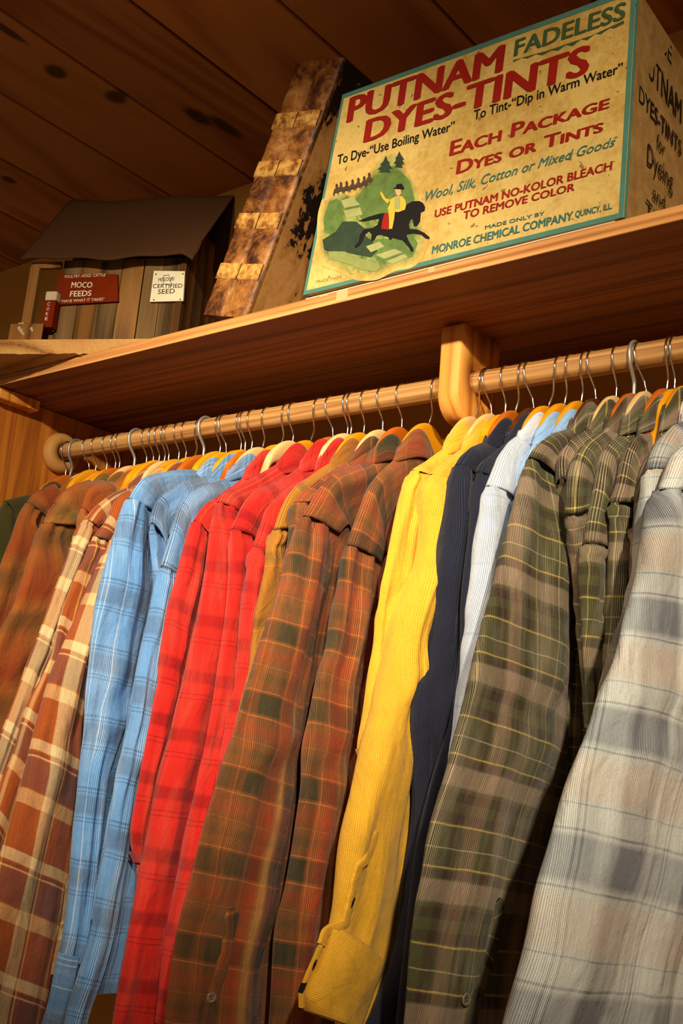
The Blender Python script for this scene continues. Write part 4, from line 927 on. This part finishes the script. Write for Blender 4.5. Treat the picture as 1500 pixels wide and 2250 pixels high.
HBY = np.linspace(-.205, .205, 65)[32:]+RMID
HBZ = np.array([1.999-.075*(1-math.cos(PI*min(a/.11, 1)))/2-.55*max(a-.06, 0) for a in HBY-RMID])
def hook_path(shx, r):
    R = RR+r+.0006; P = []
    for k in range(0, 21):
        a = math.radians(-35+k*(235)/20)       # behind the rod, over the top, down the front
        P.append((0, RMID+R*math.cos(a), RZ+R*math.sin(a)))
    y0, z0 = P[-1][1], P[-1][2]
    for k in range(1, 9):
        s = k/8; P.append((0, y0+(RMID+.0-y0)*(.5-.5*math.cos(PI*s))*1.0, z0+(2.012-z0)*s))
    P += [(0, RMID, 2.004), (0, RMID, 1.985)]
    P = np.array(P); zz = np.clip((RZ-P[:, 2])/(RZ-1.985), 0, 1)
    P[:, 0] = shx*(1-smooth1(zz))
    return P
TN = dict(honey='honey-coloured', pale='pale bare-wood', amber='amber-stained', walnut='dark walnut')
def ordinal(n):
    return '%d%s' % (n, 'th' if 10 <= n % 100 <= 20 else {1: 'st', 2: 'nd', 3: 'rd'}.get(n % 10, 'th'))
for j, hx in enumerate(hk):
    si = match.get(j); X = xs[si] if si is not None else hx
    X2 = X if abs(hx-X) < .022 else hx
    tone = TONES.get(j, ['honey', 'honey', 'amber', 'honey', 'pale'][(j*7) % 5])
    thick = j in THICK
    if si is not None:
        lab = '%s wooden hanger carrying the %s' % (TN[tone], ' '.join(LBL[SHIRTS[si]['n']].split(',')[0].split()[:7]))
    else:
        lab = '%s wooden hanger between shirts, %s hook from the rod\u2019s left end' % (TN[tone], ordinal(j+1))
    if si is not None: lab += ', %s hook' % ordinal(j+1)
    hg = thing('clothes_hanger', lab, 'hanger', (X2, RMID, 1.97), 'wooden hangers on the rod')
    V = HB[0].copy()
    dz = (.0 if si is not None else ((j*37) % 7-3)*.0012)
    near = SHIRTS[si] if si is not None else min(SHIRTS, key=lambda q: abs(q['x']-hx))
    rgz = near['_rf']; half = min(RMID-near['s'][0]-.034, .165 if si is not None else .072)
    yy = V[:, 1]-RMID; yy = yy*half/.205
    cen = np.interp(np.abs(V[:, 1]-RMID), np.abs(HBY-RMID), HBZ); rel = V[:, 2]-cen
    a = np.abs(yy); zt = 2.000-12.5*np.minimum(a, .07)**2-.9*np.maximum(a-.07, 0)
    lim = np.interp(RMID-a, rgz[::-1, 0], rgz[::-1, 1])-(.010 if si is not None else .034)
    k = smooth1((a-.052)/.03); zt = zt*(1-k)+np.minimum(zt, lim)*k
    V[:, 1] = RMID+yy; V[:, 2] = zt+rel
    V[:, 0] += X2; V[:, 2] += dz
    obj('hanger_arms', V, HB[1], WOODS[tone], hg)
    rad = .0027 if thick else .0014
    P = hook_path(hx-X2, rad); P[:, 0] += X2
    V, F = tube(P, rad, 10); obj('hook', V, F, ZINC if thick else CHROME, hg)

# ------------------------------------------------------------------ the tin display box
BX = [np.array(p) for p in DATA['BOX']]; bl, br, tl, tr, sb, st_ = BX
FY = 1.1
PAPER = NT('aged_cream_lithograph')
c = PAPER.obc(); n1 = PAPER.noise(c, 9, 6, .65); n2 = PAPER.noise(c, 130, 4, .7)
f = PAPER.math('ADD', PAPER.math('MULTIPLY', n1, .75), PAPER.math('MULTIPLY', n2, .35))
col = PAPER.ramp(f, [(.30, lin((156, 108, 44))), (.48, lin((190, 152, 76))), (.62, lin((212, 180, 104))), (.8, lin((184, 144, 70)))])
spk = PAPER.noise(PAPER.mapping(c, (1, 1, 1)), 75, 2, .5)
sp = PAPER.math('GREATER_THAN', spk, .715)
col = PAPER.mix(PAPER.math('MULTIPLY', sp, .7), col, fcol((96, 62, 26)))
PAPER = PAPER.out(col, .38, None, spec=.4)
SIDE = NT('aged_tan_tin'); c = SIDE.obc(); nn = SIDE.noise(c, 40, 6, .7)
SIDE = SIDE.out(SIDE.ramp(nn, [(.3, lin((128, 96, 52))), (.7, lin((170, 132, 78)))]), .45, spec=.4)
INK = dict(red=plain('red_print', (146, 30, 20), .45, 0, .14, 60), green=plain('dark_green_print', (66, 86, 54), .45, 0, .12, 60), black=plain('black_print', (26, 22, 22), .5), teal=plain('teal_print', (56, 104, 98), .45, 0, .1, 60), grey=plain('faded_grey_print', (150, 128, 86), .6))
TRIM = plain('teal_border_paint', (76, 122, 108), .4, 0, .2, 40)
box = thing('display_box', 'old cream tin dye display box with red lettering and a galloping rider picture', 'display box', (float((bl[0]+br[0])/2), 1.19, 2.1535))
dep = .185
def fp(p, y): return (p[0], y, p[1])
zbm = 2.156
# cabinet behind the lid (its right side shows)
cx0, cx1 = bl[0]+.004, br[0]
V = [(bl[0]+.003, 1.108, zbm), (br[0], 1.108, zbm), (tr[0], 1.108, tr[1]), (tl[0]+.003, 1.108, tl[1]),
     (bl[0]+.003, 1.108+dep, zbm), (br[0], 1.108+dep, zbm), (br[0]+.002, 1.108+dep, tr[1]), (tl[0]+.003, 1.108+dep, tl[1])]
F = [(0, 1, 2, 3), (5, 4, 7, 6), (1, 5, 6, 2), (4, 0, 3, 7), (3, 2, 6, 7), (4, 5, 1, 0)]
obj('cabinet', V, F, SIDE, box, smooth=False)
mb = MB()
V = [fp(bl+[0, .003], 1.1005), fp(br+[0, .003], 1.1005), fp(tr, 1.1005), fp(tl, 1.1005), fp(bl+[0, .003], 1.1075), fp(br+[0, .003], 1.1075), fp(tr, 1.1075), fp(tl, 1.1075)]
mb.add(V, [(3, 2, 1, 0), (4, 5, 6, 7), (0, 1, 5, 4), (1, 2, 6, 5), (2, 3, 7, 6), (3, 0, 4, 7)])
mb.build('front_panel', PAPER, box)
# teal border
def lerp2(s, t): return (bl+[0, .003])*(1-s)*(1-t)+(br+[0, .003])*s*(1-t)+tl*(1-s)*t+tr*s*t
bs, bt = .0115, .020
ou = [lerp2(0, 0), lerp2(1, 0), lerp2(1, 1), lerp2(0, 1)]
ins = [lerp2(bs*.8, bt), lerp2(1-bs*1.1, bt*1.1), lerp2(1-bs*1.2, 1-bt*1.3), lerp2(bs*.8, 1-bt*1.1)]
V = [fp(p, 1.1000) for p in ou+ins]+[fp(p, 1.1004) for p in ou+ins]
F = [(i, (i+1) % 4, 4+(i+1) % 4, 4+i) for i in range(4)]
obj('border', V, F+[(i, i+4, i+12, i+8) for i in ()], TRIM, box, smooth=False)
V = [(br[0]+.0006, 1.1008, br[1]+.003), (br[0]+.0006, 1.1075, br[1]+.003), (tr[0]+.0006, 1.1075, tr[1]), (tr[0]+.0006, 1.1008, tr[1])]
obj('border_edge', V, [(0, 1, 2, 3)], TRIM, box, smooth=False)
mb = MB(); mb.box((bl[0]+.004, 1.1025, 2.1540), (br[0]-.012, 1.1065, 2.1562)); mb.build('bottom_lip', plain('bare_tin', (226, 214, 190), .35, .2), box)

# lettering
FONT = bpy.data.fonts.load('<builtin>') if '<builtin>' not in bpy.data.fonts else None
def text_mesh(txt, sty, smallcaps=False):
    cu = bpy.data.curves.new('t', 'FONT'); cu.body = txt; cu.size = 1
    cu.offset = 0.0; cu.small_caps_scale = .74
    for k_, ch in enumerate(txt):
        if smallcaps and ch.islower(): cu.body_format[k_].use_small_caps = True
    if sty == 'i': cu.shear = .35
    if sty in 'bB': cu.shear = .06
    cu.resolution_u = 3
    o = bpy.data.objects.new('t', cu); COL.objects.link(o)
    bpy.context.view_layer.update()
    me = bpy.data.meshes.new_from_object(o.evaluated_get(bpy.context.evaluated_depsgraph_get()))
    V = np.array([v.co[:] for v in me.vertices]); F = [list(p.vertices) for p in me.polygons]
    bpy.data.objects.remove(o); bpy.data.curves.remove(cu); bpy.data.meshes.remove(me)
    k = {'b': .034, 'B': .045, 'm': .018, 'n': 0, 'i': .010, 't': 0}[sty]
    if k:
        V0, F0 = V, F; V, F = V0.copy(), list(F0)
        for dx, dy in ((k, 0), (-k, 0), (k*.66, 0), (-k*.66, 0), (k*.33, 0), (-k*.33, 0), (0, k*.3), (0, -k*.3)):
            F += [[i+len(V) for i in f] for f in F0]; V = np.vstack([V, V0+[dx, dy, 4e-5*(len(V)//len(V0))]])
    return V, F
CAPH = text_mesh('H', 'n')[0][:, 1].max()
def place_text(txt, sty, A, Au, B, Bu, fn, mat, parent, name='lettering'):
    """A,B baseline ends; Au,Bu cap height above them; fn(p2) -> world point"""
    V, F = text_mesh(txt.replace('~', ''), sty, '~' in txt); A, Au, B, Bu = map(np.array, (A, Au, B, Bu))
    x0, x1 = V[:, 0].min(), V[:, 0].max(); W = []
    for v in V:
        s = (v[0]-x0)/(x1-x0); t = v[1]/CAPH
        ua = np.array([0, Au[1]-A[1]])*(.93 if sty == 'B' else 1); ub = np.array([0, Bu[1]-B[1]])*(.93 if sty == 'B' else 1)
        p = A*(1-s)+B*s+(ua*(1-s)+ub*s)*t
        W.append(fn((p[0], p[1], v[2])))
    return obj(name, W, F, mat, parent, smooth=False)
for txt, A, Au, B, Bu, colr, sty in DATA['TEXT']:
    place_text(txt, sty, A, Au, B, Bu, lambda p: (p[0], 1.0998-p[2], p[1]), INK[colr], box)
bx1 = br[0]
for txt, A, Au, B, Bu, colr, sty in DATA['SIDETEXT']:
    place_text(txt, sty, A, Au, B, Bu, lambda p: (bx1+.0035+p[2], p[0], p[1]), INK[colr], box)
obj('underline', [fp(p, 1.0998) for p in DATA['UNDER']], [tuple(range(len(DATA['UNDER'])))], INK['green'], box, smooth=False)
# picture
ART = DATA['ART']
def paper_nodes(t):
    c = t.obc(); n1 = t.noise(c, 9, 6, .65); n2 = t.noise(c, 130, 4, .7)
    f = t.math('ADD', t.math('MULTIPLY', n1, .75), t.math('MULTIPLY', n2, .35))
    return t.ramp(f, [(.30, lin((156, 108, 44))), (.48, lin((190, 152, 76))), (.62, lin((212, 180, 104))), (.8, lin((184, 144, 70)))])
def soft_paint(name, c, fade):
    t = NT(name); n_ = t.math('SMOOTH_MIN', t.math('MULTIPLY', t.noise(t.obc(), 70, 5, .7), 1.15), 1.0, .1)
    hv = t.N('ShaderNodeHueSaturation'); hv.inputs['Color'].default_value = lin(c); t.L(t.math('MULTIPLY_ADD', n_, fade, 1-fade/2), hv.inputs['Value'])
    return t.out(hv.outputs[0], .45, spec=.4)
G1c = soft_paint('pale_green_wash', (148, 160, 84), .5); G2c = soft_paint('mid_green_print', (84, 106, 48), 1.3); G3c = soft_paint('deep_green_print', (38, 54, 36), 1.3)
STP = soft_paint('stone_green_print', (150, 150, 92), .6); LOGc = soft_paint('log_print', (128, 134, 72), .6)
BLK = INK['black']; YEL = soft_paint('yellow_print', (222, 168, 50), .2); REDp = INK['red']; SK = soft_paint('skin_print', (214, 160, 110), .1)
TRP = soft_paint('brown_print', (70, 52, 36), .8)
gp = resample(np.array(ART['glow']+ART['glow'][:1]), 97, 3)[:-1]; gcen = gp.mean(0)
V = [fp(gcen, 1.0999)]; at_ = [1.0]
for sc, a_ in ((.5, 1), (.84, 1), (.94, .55), (1.06, 0)):
    for p in gp: V.append(fp(gcen+(p-gcen)*sc, 1.0999)); at_.append(a_)
n_ = len(gp); F = [(0, 1+k, 1+(k+1) % n_) for k in range(n_)]+[tuple(1+q for q in f) for f in grid_faces(4, n_, True)]
WASH = NT('green_wash_fading_into_cream'); c = WASH.obc(); a = WASH.noise(c, 26, 6, .7); b2 = WASH.noise(c, 60, 5, .7)
gr = WASH.ramp(WASH.math('ADD', WASH.math('MULTIPLY', a, .6), WASH.math('MULTIPLY', b2, .4)), [(.38, lin((44, 64, 36))), (.47, lin((92, 112, 52))), (.54, lin((138, 148, 74))), (.64, lin((176, 172, 96)))])
an_ = WASH.N('ShaderNodeAttribute'); an_.attribute_name = 'wash'
fa = WASH.math('ADD', an_.outputs['Fac'], WASH.math('MULTIPLY', WASH.math('SUBTRACT', a, .5), .8), clamp=True)
fa = WASH.math('MULTIPLY', fa, WASH.math('MULTIPLY', an_.outputs['Fac'], 3.0, clamp=True))
WASH = WASH.out(WASH.mix(fa, paper_nodes(WASH), gr), .38, spec=.4)
ill = obj('illustration', V, F, WASH, box, smooth=False)
q_ = ill.data.attributes.new('wash', 'FLOAT', 'POINT'); q_.data.foreach_set('value', at_)
LAY = [('hillside', 'hill', G2c), ('bushes', 'bush', G2c), ('meadow', 'meadow', G2c), ('undergrowth', 'dark', G3c), ('stone_step', 'step1', STP), ('stone_step', 'step2', STP), ('stone_step', 'step3', STP), ('stone_step', 'step4', STP), ('stone_step', 'step5', STP),
       ('fallen_log', 'log', LOGc), ('root', 'root', LOGc), ('pine_tree', 'tree', G3c), ('pine_tree', 'tree2', G3c), ('horse', 'horse', BLK), ('saddle_cloth', 'saddle', REDp), ('rider_coat', 'coat', YEL), ('rider_vest', 'vest', STP), ('rider_leg', 'leg', YEL), ('rider_arm', 'arm', YEL), ('rider_face', 'face', SK), ('rider_hat', 'hat', BLK)]
for i in range(7): LAY.append(('distant_rider', 'troop%d' % i, TRP))
for i, (nm, k, mt) in enumerate(LAY):
    obj(nm, [fp(p, 1.0998-.00004*i) for p in ART[k]], [tuple(range(len(ART[k])))], mt, ill, smooth=False)

# ------------------------------------------------------------------ old ledger leaning on the box
BL, BR, TL, TR = [np.array(p) for p in ((-1.261, 1.12, 2.186), (-1.160, 1.12, 2.160), (-1.108, 1.12, 2.603), (-1.007, 1.12, 2.559))]
ub = (BR-BL); wb = np.linalg.norm(ub); hb = np.linalg.norm(TL-BL)
bu = ub/wb; bh = (TL-BL)/hb; bdp = np.array([.0, 1, .0])
LEATH = NT('mottled_brown_leather'); c = LEATH.obc(); a = LEATH.noise(c, 16, 7, .72, .6); b2 = LEATH.noise(c, 55, 5, .7)
f = LEATH.math('ADD', LEATH.math('MULTIPLY', a, .8), LEATH.math('MULTIPLY', b2, .3))
LEATH = LEATH.out(LEATH.ramp(f, [(.40, lin((34, 15, 6))), (.48, lin((78, 40, 14))), (.535, lin((124, 72, 26))), (.60, lin((156, 100, 42))), (.70, lin((186, 136, 80)))]), .5, LEATH.bump(f, .0015), spec=.4)
TORN = NT('torn_tan_board'); c = TORN.obc(); a = TORN.noise(TORN.mapping(c, (1, 1, .45)), 12, 6, .66, .4); b2 = TORN.noise(c, 90, 4, .7)
g = TORN.math('ADD', a, TORN.math('MULTIPLY', TORN.math('SUBTRACT', b2, .5), .18))
TORN = TORN.out(TORN.ramp(g, [(.455, lin((26, 14, 7))), (.475, lin((38, 20, 10))), (.485, lin((160, 108, 52))), (.60, lin((192, 138, 76))), (.75, lin((160, 104, 48)))]), .6, TORN.bump(g, .0015), spec=.3)
BANDM = NT('cracked_paper_band'); c = BANDM.obc(); a = BANDM.noise(c, 60, 6, .7)
BANDM = BANDM.out(BANDM.ramp(a, [(.36, lin((110, 60, 20))), (.5, lin((190, 134, 60))), (.65, lin((226, 178, 96)))]), .45, BANDM.bump(a, .001), spec=.4)
bkroot = thing('ledger_book', 'tall worn leather ledger leaning right against the tin box', 'book', tuple((BL+BR)/2+np.array([0, .1, -.02])))
def frame_pt(u, v, d): return BL+bu*u+bh*v+bdp*d
def framed(name, boxes, mat, parent, bev=.001):
    mb = MB()
    for lo, hi in boxes: mb.box(lo, hi, ax=(bu, bdp, bh), org=BL, bev=bev)
    return mb.build(name, mat, parent)
D_ = .27
framed('page_block', [((.006, .010, .004), (wb-.006, D_-.006, hb-.006))], plain('yellowed_pages', (190, 160, 110), .8), bkroot)
framed('cover', [((wb-.0055, .004, 0), (wb, D_, hb))], TORN, bkroot)
framed('cover', [((0, .004, 0), (.0055, D_, hb))], TORN, bkroot)
# spine: two shallow ribs with a crack between
mb = MB(); nv = 60; prof = []
for k in range(25):
    s = k/24; h = .0035*abs(math.sin(PI*min(s*2, 2-s*2) if False else PI*((s*2) % 1 if s not in (0, 1) else 0)))**.35
    prof.append((s*wb, .0035-h))
V = []
for i in range(nv):
    v = hb*i/(nv-1)
    for (u, dd) in prof: V.append(frame_pt(u, v, dd+.0006*math.sin(i*1.7+u*90)))
for i in range(nv):
    pass
F = grid_faces(nv, 25)
n0 = len(V)
for i in range(nv):
    v = hb*i/(nv-1); V.append(frame_pt(0, v, .011)); V.append(frame_pt(wb, v, .011))
for i in range(nv-1):
    F.append((i*25, (i+1)*25, n0+2*(i+1), n0+2*i)); F.append((i*25+24, n0+2*i+1, n0+2*i+3, (i+1)*25+24))
spn = obj('spine', V, F, LEATH, bkroot)
for v0, v1 in ((.118, .145), (.268, .295), (.436, .463), (.745, .772)):
    v0, v1 = [ {(.118): .082, (.268): .205, (.436): .3325, (.745): .43}.get(v0, v0)*0+x for x in (v0, v1)]
for zc in ((.110), (.235), (.365), (.485)):
    vc = zc*hb/.62*.98
    for (u0, u1) in ((.001, wb*.49), (wb*.51, wb-.001)):
        nb = 12; V = []
        for i in range(nb):
            u = u0+(u1-u0)*i/(nb-1); s = i/(nb-1); o_ = -.0022-.0012*math.sin(PI*s)
            for (v, d2) in ((vc-.0140, .003), (vc-.0130, 0), (vc+.0130, 0), (vc+.0140, .003)): V.append(frame_pt(u, v+.0005*math.sin(u*160), o_+d2+.001))
        obj('spine_band', V, grid_faces(nb, 4), BANDM, bkroot)

# ------------------------------------------------------------------ model feed barn on the corner board
ZB = 2.183
bo = P0+bn*.06
def bp(u, v, z): return bo+bd*u+bn*v+bz*z
barn = thing('model_barn', 'small weathered wooden feed-store barn model under a dark cloth roof', 'model barn', tuple(bp(.05, .08, ZB)))
BG = wood('weathered_grey_slat', (62, 46, 28), (106, 80, 48), (136, 106, 66), 'z', rings=10, stretch=.12, islands=.3, spec=.06, rough=.85)
BB = wood('weathered_brown_slat', (74, 46, 20), (122, 80, 38), (150, 104, 54), 'z', rings=10, stretch=.12, islands=.3, spec=.06, rough=.85)
BH = wood('honey_brown_slat', (86, 52, 12), (126, 82, 24), (148, 100, 36), 'z', rings=10, stretch=.12)
AX = (bd, bn, bz)
def bbox(mb, lo, hi, m=0, bev=.0008): mb.box(lo, hi, m, ax=AX, org=bo, bev=bev)
edges = [-.088, -.047, -.008, .035, .079, .119, .146, .166]
mm_ = [0, 1, 0, 2, 0, 0, 1]
mb = MB()
for i in range(7): bbox(mb, (edges[i]+(.0022 if i == 4 else .0004), .0+.0004*(i % 2), ZB), (edges[i+1]-.0004, .004, ZB+.186), mm_[i])
mb.build('front_wall', None, barn, mats=[BG, BB, BH])
mb = MB()
for i in range(4): bbox(mb, (.1625, .004+i*.039, ZB), (.1665, .004+(i+1)*.039-.001, ZB+.186+min(i, 3-i)*.05+.03), i % 2)
mb.build('side_wall', None, barn, mats=[BB, BG])
mb = MB(); bbox(mb, (-.088, .158, ZB), (.1665, .162, ZB+.186)); bbox(mb, (-.088, .004, ZB), (-.084, .158, ZB+.186)); mb.build('rear_wall', BG, barn)
mb = MB(); bbox(mb, (.155, -.003, ZB), (.166, .0005, ZB+.184)); mb.build('corner_post', BB, barn)
# cloth roof: two slopes with a little sag and a drooping corner
CL = NT('dark_brown_roof_cloth'); c = CL.obc(); a = CL.noise(c, 700, 2, .7); CL = CL.out(CL.mix(a, fcol((62, 38, 20)), fcol((84, 54, 30))), .95, CL.bump(a, .0006), spec=.1)
nu_, nv_ = 46, 30; V = []
for i in range(nu_):
    s = i/(nu_-1)
    for j in range(nv_):
        t = j/(nv_-1)
        v = -.032+t*.22; rz_ = ZB+.176+.185*(1-abs(v-.078)/.11) if True else 0
        u = (-.163+.022*min(t*2, 2-t*2))+s*(.352+.0*t)
        z = rz_+.003*math.sin(9*s+4*t)+.002*math.sin(21*s)*(1-t)-.004*math.sin(PI*s)*math.sin(PI*min(1, 2*t))
        if s > .94 and t < .10: z -= .012*(s-.94)/.06
        V.append(bp(u, v, z))
F = grid_faces(nu_, nv_); n0 = len(V)
V += [tuple(np.array(p)-bz*.004) for p in V]; F += [tuple(n0+k for k in f[::-1]) for f in F]
bnd = [(i*nv_, (i+1)*nv_) for i in range(nu_-1)]+[((i+1)*nv_+nv_-1, i*nv_+nv_-1) for i in range(nu_-1)]+[(j+1, j) for j in range(nv_-1)]+[((nu_-1)*nv_+j, (nu_-1)*nv_+j+1) for j in range(nv_-1)]
F += [(a_, b_, b_+n0, a_+n0) for a_, b_ in bnd]
obj('roof', V, F, CL, barn)
mb = MB(); bbox(mb, (-.150, -.012, ZB+.165), (-.088, -.004, ZB+.178)); mb.build('porch_beam', BB, barn)
mb = MB(); bbox(mb, (-.150, -.014, ZB+.045), (-.130, -.002, ZB+.168)); mb.build('porch_post', BB, barn)
mb = MB(); bbox(mb, (-.118, .10, ZB), (-.108, .11, ZB+.17)); mb.build('porch_post', BG, barn)
mb = MB(); bbox(mb, (-.155, -.02, ZB), (-.09, .12, ZB+.006)); mb.build('porch_floor', BG, barn)
# crate in front of the porch
mb = MB(); bbox(mb, (-.160, -.032, ZB+.004), (-.092, -.028, ZB+.043)); bbox(mb, (-.164, -.028, ZB), (-.160, .01, ZB+.037)); bbox(mb, (-.160, .006, ZB), (-.092, .010, ZB+.043)); bbox(mb, (-.158, -.028, ZB+.041), (-.094, .006, ZB+.0445))
cr_ = mb.build('porch_crate', BB, barn)
WHT = plain('flaking_white_paint', (190, 172, 140), .8, 0, .2, 60)
for (u, z, r) in ((-.141, .034, .0035), (-.138, .030, .003), (-.134, .026, .003), (-.130, .022, .0025), (-.115, .033, .003), (-.113, .029, .0025), (-.1345, .031, .002)):
    V, F = tube([bp(u, -.0318, ZB+z), bp(u, -.0325, ZB+z)], r, 9); obj('paint_spot', V, F, WHT, cr_)
for u in (-.150, -.146): V, F = tube([bp(u, -.02, ZB+.0475), bp(u+.006, -.02, ZB+.0475)], .003, 8); obj('paint_spot', V, F, WHT, cr_)
# drinks machine
mb = MB(); bbox(mb, (-.104, -.022, ZB+.04), (-.080, -.004, ZB+.094)); dm = mb.build('drinks_machine', plain('dark_red_paint', (112, 34, 8), .8, 0, .1, 50, .03), barn)
mb = MB(); bbox(mb, (-.104, -.022, ZB+.094), (-.080, -.004, ZB+.113), bev=.003); mb.build('machine_top', WHT, dm)
LW = plain('white_brush_lettering', (222, 208, 182), .7); LK = plain('black_brush_lettering', (34, 30, 28), .7)
def sgn(txt, u0, u1, z0, h, v, mat, parent, rise=0, sty='n'):
    place_text(txt, sty, (u0, z0), (u0, z0+h), (u1, z0+rise), (u1, z0+rise+h), lambda p: tuple(bp(p[0], v-p[2], p[1])), mat, parent)
for k, ch in enumerate('COKE'): sgn(ch, -.096, -.0905, ZB+.083-k*.0098, .0065, -.0224, LW, dm)
# red sign
def q3(px, py, v):     # photo trace -> (u, z) on the barn's front plane
    dd = (px-750)/FPX*r_+(py-1125)/FPX*d_+f_
    o = bo+bn*v; t = ((o-CAM)@bn)/(dd@bn); P = CAM+dd*t
    return ((P-bo)@bd, P[2])
def signboard(pts, v0, v1, name, mat, parent):
    Q = [q3(x, y, v0) for x, y in pts]; V = [bp(u, v0, z) for u, z in Q]+[bp(u, v1, z) for u, z in Q]
    n = len(Q); F = [tuple(range(n)), tuple(range(2*n-1, n-1, -1))]+[(i, (i+1) % n, n+(i+1) % n, n+i) for i in range(n)]
    return obj(name, V, F, mat, parent, smooth=False)
RS = plain('brick_red_sign_paint', (112, 36, 8), .85, 0, .15, 50, .03)
sg1 = signboard([(123, 670), (259, 662), (258, 602), (130, 603)], -.006, -.001, 'feed_sign', RS, barn)
def sgpx(txt, a, b, h, mat, parent, sty='n', v=-.0066):
    A = q3(*a, v); B = q3(*b, v); Au = q3(a[0], a[1]-h, v); Bu = q3(b[0], b[1]-h, v)
    place_text(txt, sty, A, (A[0], Au[1]), B, (B[0], Bu[1]), lambda p: tuple(bp(p[0], v-p[2], p[1])), mat, parent)
sgpx('POULTRY- HOGS- CATTLE', (142, 611), (231, 607), 6, LW, sg1)
sgpx('MOCO', (156, 632), (202, 632), 12, LW, sg1, 'm')
sgpx('FEEDS', (153, 652), (200, 650), 12, LW, sg1, 'm')
sgpx('\u201cHAVE WHAT IT TAKES\u201d', (133, 665), (229, 660), 6, LW, sg1)
sg2 = signboard([(329, 663), (402, 661), (406, 596), (338, 595)], -.006, -.0015, 'seed_sign', plain('cream_card', (222, 208, 176), .7), barn)
sgpx('MISSOURI', (347, 619), (382, 616), 8, LK, sg2)
sgpx('CERTIFIED', (335, 633), (400, 632), 9, LK, sg2)
sgpx('SEED', (346, 646), (383, 644), 10, LK, sg2)
oc = [(360, 605), (371, 604), (372, 610), (375, 614), (374, 619), (377, 624), (375, 626), (358, 624), (360, 617), (358, 611), (360, 605)]
V = []; 
P = [bp(u, -.0068, z) for u, z in (q3(x, y, -.0068) for x, y in oc)]
V, F = tube(P, .0004, 5); obj('state_outline', V, F, LK, sg2)
for x, y in ((343, 603), (402, 602), (338, 659), (396, 658)):
    u, z = q3(x, y, -.006); V, F = tube([bp(u, -.006, z), bp(u, -.0075, z)], .0012, 8); obj('nail', V, F, LK, sg2)
